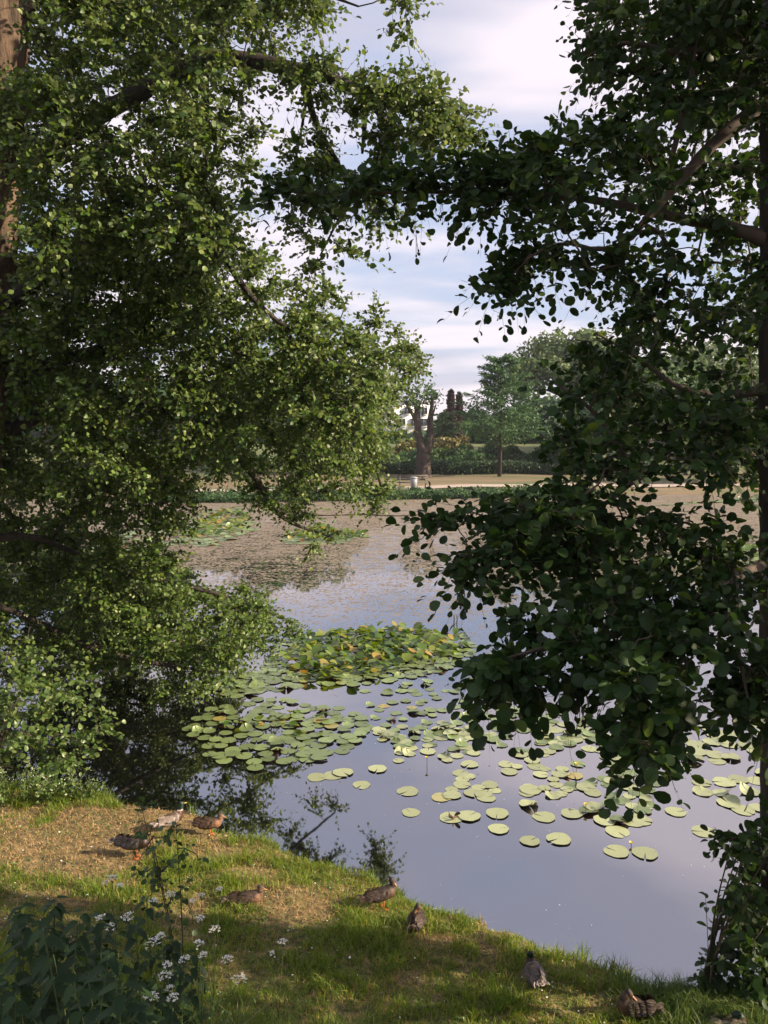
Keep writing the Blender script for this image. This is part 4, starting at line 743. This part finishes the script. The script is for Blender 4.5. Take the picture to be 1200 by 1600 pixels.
def house():
    D = 190; c = P(655, 700, D); z0 = float(gz(c[0], D)); root = empty('apartment_building', (c[0], D, z0)); tag(root, 'white flat-roofed apartment block far behind the pollarded tree', 'building')
    wh = plain('white_render', (.72, .71, .74), .8, .05, 1); gl = plain('dark_pane', (.03, .035, .04), .15, .2, 1, 0, 0); fm = plain('window_frame', (.12, .12, .13), .5); rf = plain('slate_roof', (.09, .09, .11), .7); yl = plain('yellow_blind', (.5, .42, .08), .6)
    zt = P(655, 628, D)[2] - z0; w = 46 / F * D
    x0 = P(622, 700, D)[0] - c[0]; x1 = P(672, 700, D)[0] - c[0]
    MB().box(((x0 + x1) / 2 - 6, 6, zt / 2), (x1 - x0 + 12, 12, zt)).obj('wall', wh, root); MB().box(((x0 + x1) / 2 - 6, 6, zt + .15), (x1 - x0 + 12.4, 12.4, .3)).obj('roof', plain('parapet', (.6, .6, .63), .7), root)
    MB().box((x0 - 5.5, -.8, zt - 1.6), (9, 1.6, 2.6)).obj('dormer', rf, root)
    def win(px, py, wp, hp, name='window'):
        q = P(px, py, D); sx, sz = wp / F * D, hp / F * D; xx, zz = q[0] - c[0], q[2] - z0; f = MB(); 
        for a, b, cc, d in ((0, sz / 2, sx, .15), (0, -sz / 2, sx, .15)): f.box((xx, -.06, zz + b), (sx, .12, d))
        for a in (-sx / 2, 0, sx / 2): f.box((xx + a, -.061, zz), (.14, .12, sz - .16))
        fo = f.obj(name, fm, root); MB().box((xx, -.02, zz), (sx - .1, .05, sz - .1)).obj('pane', gl, fo); MB().box((xx, -.12, zz - sz / 2 - .15), (sx + .3, .24, .12)).obj('sill', wh, fo)
    win(663, 642, 9, 10); win(662, 660, 14, 11); win(646, 660, 8, 11); win(628, 660, 10, 11); win(662, 678, 14, 11); win(636, 642, 9, 9)
house()

# ------------------------------------------------------------ plants on the near bank
def cluster_plant(name, cat, label, base, centers, leaf, mat, sprays=7, nleaf=7, slen=(.12, .3), detail=2, group=None, stemmat='twig', up=.6, r0=.012, parts=('stem', 'foliage')):
    base = np.array(base, float); root = empty(name, base); tag(root, label, cat, group); C = np.array(centers, float) - base
    tops = C[np.argsort(-C[:, 2])][:max(3, len(C) // 5)]
    lim = [np.array([[*(rng.normal(0, .04, 2)), -.03, r0], [*(t[:2] * .3), t[2] * .5, r0 * .7], [*t, r0 * .3]]) for t in tops]
    lim = [smooth_line(l, 2) for l in lim]; wb = MB(); add_limbs(wb, lim, 5, .1)
    w2, lv, lp = grow(lim, C, leaf, sprays, nleaf, slen, detail, droop=.2, up=up, tw=.002, branch_r=.003)
    wb.V += w2.V; [wb.P.setdefault(k, []).extend([p + wb.n for p in v]) for k, v in w2.P.items()]; wb.n += w2.n
    wb.obj(parts[0], M[stemmat], root, True); link(parts[1], mesh(parts[1], lv, lp, M[mat]), root); return root
pp = sample_poly([(-60, 1060), (40, 1040), (90, 1060), (110, 1130), (150, 1150), (140, 1200), (60, 1215), (-60, 1220)], 54); pp = np.concatenate([pp, [(150, 1120), (130, 1060), (165, 1135), (60, 1020), (120, 1100), (10, 1020)]]); b = P(-20, 1240, 10.7)
cluster_plant('bush', 'bush', 'sunlit bush with rounded pale leaves between the left alder and the dark water', (b[0], 10.7, float(gz(b[0], 10.7))), [P(a, c, d) for (a, c), d in zip(pp, rng.uniform(10.0, 11.4, 60))], .085, 'bush', 8, 6, (.16, .42))
# low flowering herbs at the foot of the bush
def herb(px, py, label, h=.35, n=150):
    b = on_ground(px, py); root = empty('flowering_herb', b); tag(root, label, 'herb', 'white-flowering herbs at the left edge'); st = MB(); T = []
    for _ in range(16):
        a = rng.uniform(0, 6.28); t = np.array([math.cos(a) * .22, math.sin(a) * .22, 0]) * rng.random() + [0, 0, h * rng.uniform(.6, 1.1)]; st.tube([[0, 0, -.02], t * [.4, .4, .6], t], [.004, .003, .0015], 4); T.append(t)
    T = np.array(T); k = rng.integers(0, 16, n); f = rng.random(n)[:, None] ** .5; pos = T[k] * f * [1, 1, 1] + rng.normal(0, .035, (n, 3)); pos[:, 2] = np.maximum(pos[:, 2], .0)
    v, p = leaves(pos, rng.normal(0, 1, (n, 3)), rng.normal(0, .5, (n, 3)) + [0, 0, .8], rng.uniform(.03, .06, n), 1, .8); st.obj('stem', M['stem'], root); link('foliage', mesh('foliage', v, p, M['bush']), root)
    k = rng.integers(0, 16, 70); pos = T[k] + rng.normal(0, .02, (70, 3)) + [0, 0, .01]; v, p = leaves(pos, rng.normal(0, 1, (70, 3)), rng.normal(0, .4, (70, 3)) + [0, 0, 1], rng.uniform(.007, .013, 70), 0); link('blossom', mesh('blossom', v, p, M['white']), root)
for (px, py, h, lab) in ((8, 1262, .40, 'white-flowering herb clump cut by the left frame edge'), (45, 1258, .42, 'second white-flowering herb clump from the left frame edge'), (80, 1256, .38, 'white-flowering herb clump in the middle of the left row'), (112, 1252, .34, 'small-flowered herb clump just left of the tufted bank top'), (140, 1249, .22, 'lowest herb clump, beside the bright edge of the bank')): herb(px, py, lab, h)
b = np.array([2.62, 6.3, float(gz(2.62, 6.3))]); pp = sample_poly([(1140, 1300), (1210, 1290), (1210, 1560), (1150, 1540), (1130, 1440), (1100, 1360)], 34)
cluster_plant('sapling', 'sapling', 'leafy dark alder sapling against the foot of the right-hand trunk', b, [P(a, c, d) for (a, c), d in zip(pp, rng.uniform(5.4, 6.4, 34))] + [P(a, c, 6.2) for a, c in ((1120, 1520), (1150, 1555), (1180, 1500), (1100, 1550), (1140, 1490), (1175, 1570), (1160, 1530))], .085, 'alder_shaded', 6, 6, (.1, .24))
# the weed with a single straight stem left of the sapling
def stem_plant(px, y0, y1, D, label, leaf=.07, lean=0, n=16, mat='sapling', name='weed', cat='weed', group=None, stem='darkstem'):
    b = P(px, y1, D); b[2] = float(gz(b[0], b[1])); t = P(px + lean, y0, D); root = empty(name, b); tag(root, label, cat, group); top = t - b
    L = smooth_line(np.array([[0, 0, -.02], top * [.2, .2, .5] + rng.normal(0, .01, 3), top]), 2); MB().tube(L, np.linspace(.005, .0015, len(L)), 5).obj('stem', M[stem], root, True)
    f = np.linspace(.12, 1, n); pos = np.array([L[min(len(L) - 1, int(x * (len(L) - 1)))] for x in f]); a = np.arange(n) * 2.4; ax = np.stack([np.cos(a), np.sin(a), rng.uniform(-.3, .6, n)], -1)
    v, p = leaves(pos, ax, np.tile([0, 0, 1.], (n, 1)) + rng.normal(0, .25, (n, 3)), leaf * (1.15 - .6 * f) * rng.uniform(.8, 1.2, n), 2, .7); link('foliage', mesh('foliage', v, p, M[mat]), root)
stem_plant(1108, 1395, 1540, 6.2, 'upright single-stemmed weed with drooping leaves left of the sapling', .11, -6)
stem_plant(1092, 1490, 1545, 6.3, 'short thin weed between the water and the single-stemmed weed', .06, 4)
b = on_ground(290, 1480); b = np.array([P(290, 1480, 5.0)[0], 5.0, 0]); b[2] = float(gz(b[0], b[1]))
cent = [(222, 1265), (235, 1300), (262, 1310), (268, 1345), (275, 1290), (240, 1350), (228, 1330), (255, 1375), (285, 1390), (310, 1345), (300, 1415), (235, 1400), (265, 1420), (215, 1370)]
cluster_plant('sapling', 'sapling', 'thin dark-stemmed sapling with sparse leaves rising in front of the standing ducks', b, [P(a, c, 5.0 + rng.normal(0, .08)) for a, c in cent], .05, 'sapling', 3, 4, (.06, .16), stemmat='darkstem', r0=.006)
# nettles in the shaded lower left corner
def nettle_meshes(seed, h):
    g = np.random.default_rng(seed); L = np.array([[0, 0, -.03], [g.normal(0, .03), g.normal(0, .03), h * .5], [g.normal(0, .07), g.normal(0, .07), h]]); L = smooth_line(L, 2); st = MB().tube(L, np.linspace(.006, .002, len(L)), 5).mesh('stem', M['stem'], True)
    TV = []; TP = []; m = MB(); a = g.uniform(0, 6.28)
    for k in range(11):
        f = .2 + .8 * k / 10; p0 = L[min(len(L) - 1, int(f * (len(L) - 1)))]; s = .132 * (1.1 - .65 * f) * g.uniform(.85, 1.15) + .02; a += math.pi / 2 + g.normal(0, .15)
        for d in (0, math.pi):
            X = np.array([math.cos(a + d), math.sin(a + d), g.uniform(-.75, .0)]); X /= np.linalg.norm(X); Y = np.cross([0, 0, 1], X); Y /= np.linalg.norm(Y); Z = np.cross(X, Y); V = []; J = 8
            st0 = p0 + X * s * .18
            for j in range(J + 1):
                x = j / J; w = .47 * (x + .03) ** .4 * (1 - x) ** .85; 
                for sgn, q in ((-1, w), (0, 0), (1, w)):
                    V.append(st0 + s * (X * (x + (0 if sgn == 0 else .02)) + Y * sgn * q * (1 if j < J else 0) + Z * (.18 * q - .25 * x * x)))
                if 0 < j < J:   # saw teeth
                    V[-3] = V[-3] - s * X * .035; V[-1] = V[-1] - s * X * .035
            V = np.array(V); q = []
            for j in range(J):
                o = j * 3; q += [[o, o + 1, o + 4, o + 3], [o + 1, o + 2, o + 5, o + 4]]
            m.add(V, [q])
            T = []; tt = []
            for j in range(J):   # teeth as small triangles on the margin
                for sgn in (0, 2):
                    a0, a1 = V[j * 3 + sgn], V[j * 3 + 3 + sgn]; mid = (a0 + a1) / 2; outv = mid - V[j * 3 + 1]; n_ = np.linalg.norm(outv)
                    if n_ > 1e-4: T += [a0, a1, a1 * .6 + a0 * .4 + outv / n_ * s * .085]; tt.append([len(T) - 3, len(T) - 2, len(T) - 1])
            m.add(np.array(T), [tt])
    return st, m.mesh('foliage', M['nettle'], True)
NM = [nettle_meshes(i, h) for i, h in enumerate((1.0, 1.15, .9, 1.05))]
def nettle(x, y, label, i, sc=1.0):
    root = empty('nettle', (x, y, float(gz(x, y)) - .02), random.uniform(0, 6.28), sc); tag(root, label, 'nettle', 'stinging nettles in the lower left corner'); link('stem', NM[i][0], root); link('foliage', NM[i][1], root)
k = 0; spots = []
while k < 92:
    x, y = random.uniform(-2.9, -.75), random.uniform(2.9, 4.9)
    lim_ = -1.0 - .10 * (y - 3)
    if x > lim_ + random.uniform(-.2, .1) or x < -.52 * y - .3 or any((x - a) ** 2 + (y - b) ** 2 < .010 for a, b in spots): 
        if random.random() < .999: 
            k += 0
            if len(spots) > 88: break
            continue
    spots.append((x, y)); k += 1
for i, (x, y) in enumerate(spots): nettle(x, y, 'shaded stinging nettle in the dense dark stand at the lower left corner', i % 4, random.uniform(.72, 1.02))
# cow parsley: each plant carries a few flat white umbels
def umbel(m, c, r, n=13):
    c = np.array(c); 
    for i in range(n):
        a = i * 2.4 + random.random(); rr = random.uniform(.6, .95) * r * math.sqrt((i + .3) / n); t = c + [rr * math.cos(a), rr * math.sin(a), .012 * math.cos(rr / r * 2) + random.gauss(0, .002)]
        mflo.tube([c - [0, 0, .035], (c - [0, 0, .035]) * .4 + t * .6 - [0, 0, .004], t], .0007, 3)
        for j in range(7):
            q = t + [random.gauss(0, r * .10), random.gauss(0, r * .10), random.gauss(.001, .0015)]; s = .0036; m.add([q + [-s, 0, 0], q + [0, -s, .001], q + [s, 0, 0], q + [0, s, .001]], [[[0, 1, 2, 3]]])
def parsley(um, D, label):
    global mflo
    b = P(sum(u[0] for u in um) / len(um), 1500, D); b[2] = float(gz(b[0], D)); root = empty('cow_parsley', b); tag(root, label, 'cow parsley', 'cow parsley beside the nettles'); mflo = MB(); fork = None; U = [P(px, py, D + random.uniform(-.15, .15)) - b for px, py, _ in um]
    fork = np.mean(U, 0) * [.6, .6, .45]; mflo.tube([[0, 0, -.02], fork * [.5, .5, .5], fork], [.0035, .003, .0025], 5)
    for u, (_, _, r) in zip(U, um):
        mflo.tube([fork, fork * .45 + u * .55 + [0, 0, -.04], u - [0, 0, .035]], [.0022, .0017, .0012], 4); m = MB(); umbel(m, u, r); m.obj('umbel', M['white'], root)
    n = 60; f = rng.random(n); pos = np.outer(f, fork) + rng.normal(0, .05, (n, 3)) * (.6 + f[:, None]); v, p = leaves(pos, rng.normal(0, 1, (n, 3)), rng.normal(0, .4, (n, 3)) + [0, 0, 1], rng.uniform(.02, .045, n), 1, .5)
    mflo.obj('stem', M['stem'], root); link('foliage', mesh('foliage', v, p, M['sapling']), root)
parsley([(199, 1433, .055), (171, 1448, .045), (156, 1435, .035)], 4.5, 'cow parsley leaning over the nettles, leftmost of the white umbels'); parsley([(266, 1398, .05), (240, 1408, .035)], 4.9, 'cow parsley with one pale umbel reaching highest below the sapling')
parsley([(240, 1472, .055), (252, 1462, .03), (289, 1499, .04)], 4.3, 'cow parsley with full white umbel directly right of the nettles'); parsley([(336, 1452, .05), (313, 1435, .035), (343, 1390, .03)], 4.9, 'cow parsley rising toward the resting duck in the grass')
parsley([(375, 1529, .055), (356, 1499, .045)], 4.3, 'cow parsley with the rightmost large umbel low in the shade'); parsley([(259, 1525, .05), (262, 1508, .035), (265, 1545, .03)], 4.1, 'cow parsley with several umbels stacked above the bottom grass')
parsley([(236, 1557, .045), (270, 1560, .04)], 3.9, 'lowest cow parsley near the bottom edge'); parsley([(311, 1474, .035), (317, 1493, .035)], 4.5, 'slender cow parsley with two small umbels right of the nettles'); parsley([(442, 1472, .04), (425, 1490, .02)], 4.9, 'lone cow parsley farthest to the right in the open grass'); parsley([(176, 1372, .05), (188, 1384, .03), (165, 1380, .02)], 5.2, 'pale cow parsley behind the nettles below the left drake'); parsley([(315, 1400, .035), (300, 1408, .025)], 5.1, 'small cow parsley between the sapling and the resting duck')

# ------------------------------------------------------------ ducks
def remesh(mb, mat, colf, vox=.007, name='body'):
    me = mb.mesh('tmp', mat); o = bpy.data.objects.new('tmp', me); COL.objects.link(o); r = o.modifiers.new('r', 'REMESH'); r.mode = 'VOXEL'; r.voxel_size = vox
    s = o.modifiers.new('s', 'SMOOTH'); s.factor = .5; s.iterations = 4
    bpy.context.view_layer.update(); dg = bpy.context.evaluated_depsgraph_get(); em = bpy.data.meshes.new_from_object(o.evaluated_get(dg)); bpy.data.objects.remove(o); em.name = name
    V = np.zeros(len(em.vertices) * 3, np.float32); em.vertices.foreach_get('co', V); V = V.reshape(-1, 3)
    a = em.color_attributes.new('Col', 'FLOAT_COLOR', 'POINT'); c = np.ones((len(V), 4), np.float32); c[:, :3] = colf(V); a.data.foreach_set('color', c.ravel())
    em.polygons.foreach_set('use_smooth', np.ones(len(em.polygons), bool)); em.materials.clear(); em.materials.append(mat); return em
FEM = vcmat('brown_feathers', .65, 55, .6, (.5, 1, 1)); DRK = vcmat('drake_feathers', .5, 70, .22)
BILL = {'y': plain('yellow_bill', (.35, .27, .05), .4), 'o': plain('orange_bill', (.30, .13, .04), .4)}; FOOT = plain('orange_foot', (.42, .12, .03), .6); EYE = plain('dark_eye', (.01, .01, .01), .1, 0, 5, 0, 0); SPEC = plain('blue_wing_patch', (.03, .05, .22), .3)
def duck(px, py, heading, label, male=False, stand=True, head='up', tone=(1, 1, 1), lift=0.0, scale=1.0, collar=True, puff=(1, 1, 1)):
    b = on_ground(px, py); root = empty('duck', b, heading, scale); root.scale = tuple(.86 * scale * q for q in puff); tag(root, label, 'duck', 'mallards resting on the bank'); z0 = .10 if stand else .02 + lift
    tone = np.array(tone); hc = None; mb = MB()
    bz = z0 + .075; mb.ball((0, 0, bz), (.165, .082, .075), R(-6), 20, 14); mb.ball((.085, 0, bz + .008), (.085, .073, .073), None, 18, 12); mb.ball((-.12, 0, bz + .012), (.105, .055, .042), R(8), 16, 10); mb.ball((-.205, 0, bz + .03), (.07, .033, .012), R(12), 14, 8)
    if head == 'up': nk = [(.125, 0, bz + .03), (.150, 0, bz + .075), (.158, 0, bz + .12), (.165, 0, bz + .145)]; hc = np.array((.175, 0, bz + .155)); hd = np.array((1, 0, -.08))
    elif head == 'low': nk = [(.125, 0, bz + .03), (.150, 0, bz + .06), (.150, 0, bz + .09)]; hc = np.array((.155, 0, bz + .105)); hd = np.array((1, 0, -.35))
    elif head == 'preen': nk = [(.125, 0, bz + .03), (.145, 0, bz + .08), (.135, 0, bz + .115)]; hc = np.array((.135, .0, bz + .128)); hd = np.array((.55, -.6, -.6))
    elif head == 'tuck': nk = [(.105, 0, bz + .04), (.09, 0, bz + .075), (.065, 0, bz + .092)]; hc = np.array((.05, .0, bz + .10)); hd = np.array((-1, .25, -.28))
    nr = {'up': [.048, .036, .030, .029], 'low': [.05, .04, .033], 'preen': [.05, .038, .032], 'tuck': [.05, .042, .036]}[head]
    mb.tube(nk, nr, 14); hd = hd / np.linalg.norm(hd); mb.ball(hc, (.036, .029, .030), None, 16, 12); mb.ball(hc + hd * .022 - [0, 0, .004], (.022, .020, .020), None, 12, 10); mb.ball(hc - hd * .012 + [0, 0, .006], (.03, .027, .028), None, 12, 10)
    nkp = np.array(nk)
    def colf(V):
        n = len(V); dh = np.min(np.linalg.norm(V[:, None] - np.array([*nkp[1:], hc])[None], axis=2), 1); C = np.zeros((n, 3))
        if male:
            C[:] = (.27, .25, .235); front = V[:, 0] > .075; C[front] = (.075, .032, .02); C[V[:, 0] < -.13] = (.02, .02, .022); C[V[:, 0] < -.215] = (.55, .53, .5); C[(V[:, 2] > bz + .045) & (V[:, 0] < .06)] = (.13, .10, .08)
            hm = (V[:, 2] > bz + (.085 if head != 'tuck' else .078)) & (dh < .06); C[hm] = (.008, .035, .025)
            if collar and head == 'up': C[(V[:, 2] > bz + .078) & (V[:, 2] < bz + .09) & (V[:, 0] > .1)] = (.7, .7, .68)
        else:
            C[:] = (.125, .085, .052); C[V[:, 2] > bz + .04] = (.075, .05, .034); C[(V[:, 0] > .08) & (V[:, 2] < bz + .06)] = (.22, .13, .075); C[V[:, 0] < -.2] = (.20, .16, .12); hm = (V[:, 2] > bz + .08) & (dh < .06); C[hm] = (.19, .125, .075); C[hm & (V[:, 2] > hc[2] + .012)] = (.06, .04, .028)
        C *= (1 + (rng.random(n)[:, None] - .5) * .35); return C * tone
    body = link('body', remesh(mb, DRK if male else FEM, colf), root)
    # folded wings with long quills, slightly proud of the flanks
    for s in (-1, 1):
        w = MB(); A = []
        for r_ in range(4):
            for i in range(9):
                f = i / 8; x = .06 - .055 * r_ * 1.0 - .02 * f; z = bz + .052 - .062 * f + .012 * r_ * (1 - f); yy = s * (.060 + .026 * math.sin(f * 2.2) - .010 * r_); A.append((x, yy, z, r_, f))
        A = np.array(A); n = len(A); ax = np.stack([-np.ones(n), -s * .18 - 0 * A[:, 0], .05 + .16 * (A[:, 4] - .3)], -1); nm = np.stack([np.zeros(n), np.full(n, s * 1.0), .9 - .8 * A[:, 4]], -1)
        v, p = leaves(A[:, :3], ax, nm, np.where(A[:, 3] > 2, .105, .062 + .01 * A[:, 3]), 2, .42); col = (np.array((.20, .18, .165)) if male else np.array((.085, .058, .038))) * tone
        cc = np.repeat(col[None] * (1 + (rng.random(n)[:, None] - .5) * .7), len(v) // n, 0); cc *= np.where((np.arange(len(v)) % (len(v) // n) < 5)[:, None], .75, 1.35)
        wo = link('wing', mesh('wing', v + np.array([0, s * .004, 0]), p, FEM if not male else DRK, True, cc), root)
        q = MB(); q.ball((-.075, s * .071, bz + .004), (.018, .004, .006), R(6), 8, 6); q.obj('wing_patch', SPEC, wo, True)
    t = MB(); A = np.array([(-.20 - .006 * abs(i), .011 * i, bz + .032 - .002 * abs(i)) for i in range(-3, 4)]); v, p = leaves(A, np.stack([-np.ones(7), np.arange(-3, 4) * .12, np.full(7, .16)], -1), np.tile([0, 0, 1.], (7, 1)), np.full(7, .085), 2, .4)
    link('tail', mesh('tail', v, p, FEM if not male else DRK, True, np.tile(np.array((.5, .48, .45) if male else (.17, .13, .09)) * tone, (len(v), 1))), root)
    # bill: flat, spoon-ended
    X = hd; Y = np.cross([0, 0, 1], X); Y /= np.linalg.norm(Y); Z = np.cross(X, Y); V = []
    for f, w_, h_, dz in ((.0, .013, .013, 0), (.35, .011, .008, -.003), (.75, .0125, .005, -.005), (1, .007, .003, -.006)):
        c = hc + X * (.034 + .05 * f) + Z * (dz - .004)
        for a in range(8): V.append(c + Y * w_ * math.cos(a * math.pi / 4) + Z * h_ * math.sin(a * math.pi / 4))
    q = [[i * 8 + j, i * 8 + (j + 1) % 8, (i + 1) * 8 + (j + 1) % 8, (i + 1) * 8 + j] for i in range(3) for j in range(8)]; q2 = [[24 + j for j in range(8)]]
    link('bill', mesh('bill', V, [q, q2], BILL['y' if male else 'o'], True), root)
    for s in (-1, 1): MB().ball(hc + X * .012 + Y * s * .027 + Z * .007, (.0045, .0045, .0045), None, 8, 6).obj('eye', EYE, root, True)
    if stand:
        for s in (-1, 1):
            l_ = MB(); l_.tube([(.01, s * .035, bz - .05), (.012, s * .037, .05), (.0, s * .037, .012)], [.011, .006, .006], 7); lo = l_.obj('leg', FOOT, root, True)
            f = MB(); V = [(-.012, s * .037, .012), (.055, s * .037 - .028, .004), (.066, s * .037, .004), (.055, s * .037 + .028, .004), (0, s * .037 - .006, .002), (0, s * .037 + .006, .002)]; f.add(V, [[[0, 1, 2], [0, 2, 3], [4, 2, 1], [5, 3, 2], [0, 4, 1], [0, 3, 5]]])
            for a in (-.027, 0, .027): f.tube([(-.008, s * .037, .010), (.03, s * .037 + a * .5, .007), (.064, s * .037 + a, .004)], .003, 5)
            f.obj('foot', FOOT, lo)
    return root
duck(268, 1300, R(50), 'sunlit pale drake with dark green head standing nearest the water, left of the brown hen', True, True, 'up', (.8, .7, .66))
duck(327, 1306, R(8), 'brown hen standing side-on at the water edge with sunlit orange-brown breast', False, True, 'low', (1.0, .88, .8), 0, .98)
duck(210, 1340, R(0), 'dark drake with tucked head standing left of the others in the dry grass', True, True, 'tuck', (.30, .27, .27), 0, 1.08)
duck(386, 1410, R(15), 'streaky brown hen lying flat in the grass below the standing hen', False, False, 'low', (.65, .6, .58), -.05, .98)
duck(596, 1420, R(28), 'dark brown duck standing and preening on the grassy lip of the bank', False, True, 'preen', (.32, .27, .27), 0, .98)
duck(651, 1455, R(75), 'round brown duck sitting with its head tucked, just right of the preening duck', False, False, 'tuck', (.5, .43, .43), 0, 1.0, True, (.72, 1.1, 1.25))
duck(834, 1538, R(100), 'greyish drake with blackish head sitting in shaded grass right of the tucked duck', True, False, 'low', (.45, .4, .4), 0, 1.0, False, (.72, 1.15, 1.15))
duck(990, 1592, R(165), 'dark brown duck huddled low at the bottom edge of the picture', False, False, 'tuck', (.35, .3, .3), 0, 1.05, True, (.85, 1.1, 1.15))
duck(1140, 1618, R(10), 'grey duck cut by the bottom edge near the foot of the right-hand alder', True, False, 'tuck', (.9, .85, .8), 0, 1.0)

# ------------------------------------------------------------ evening air between the camera and the far trees
def haze():
    x0, x1, y0, y1, z0, z1 = -520, 520, -60, 1600, -6, 40
    m = bpy.data.materials.new('air'); m.use_nodes = True; n, l = m.node_tree.nodes, m.node_tree.links; n.clear()
    out = n.new('ShaderNodeOutputMaterial'); pv = n.new('ShaderNodeVolumePrincipled'); pv.inputs['Color'].default_value = (.82, .88, 1, 1); pv.inputs['Density'].default_value = HAZE; pv.inputs['Anisotropy'].default_value = .1
    l.new(pv.outputs[0], out.inputs['Volume']); b = MB(); b.box(((x0 + x1) / 2, (y0 + y1) / 2, (z0 + z1) / 2), (x1 - x0, y1 - y0, z1 - z0)); tag(b.obj('haze', m), 'thin evening haze over the pond and the far trees', 'haze', kind='stuff')
HAZE = .00035
haze()
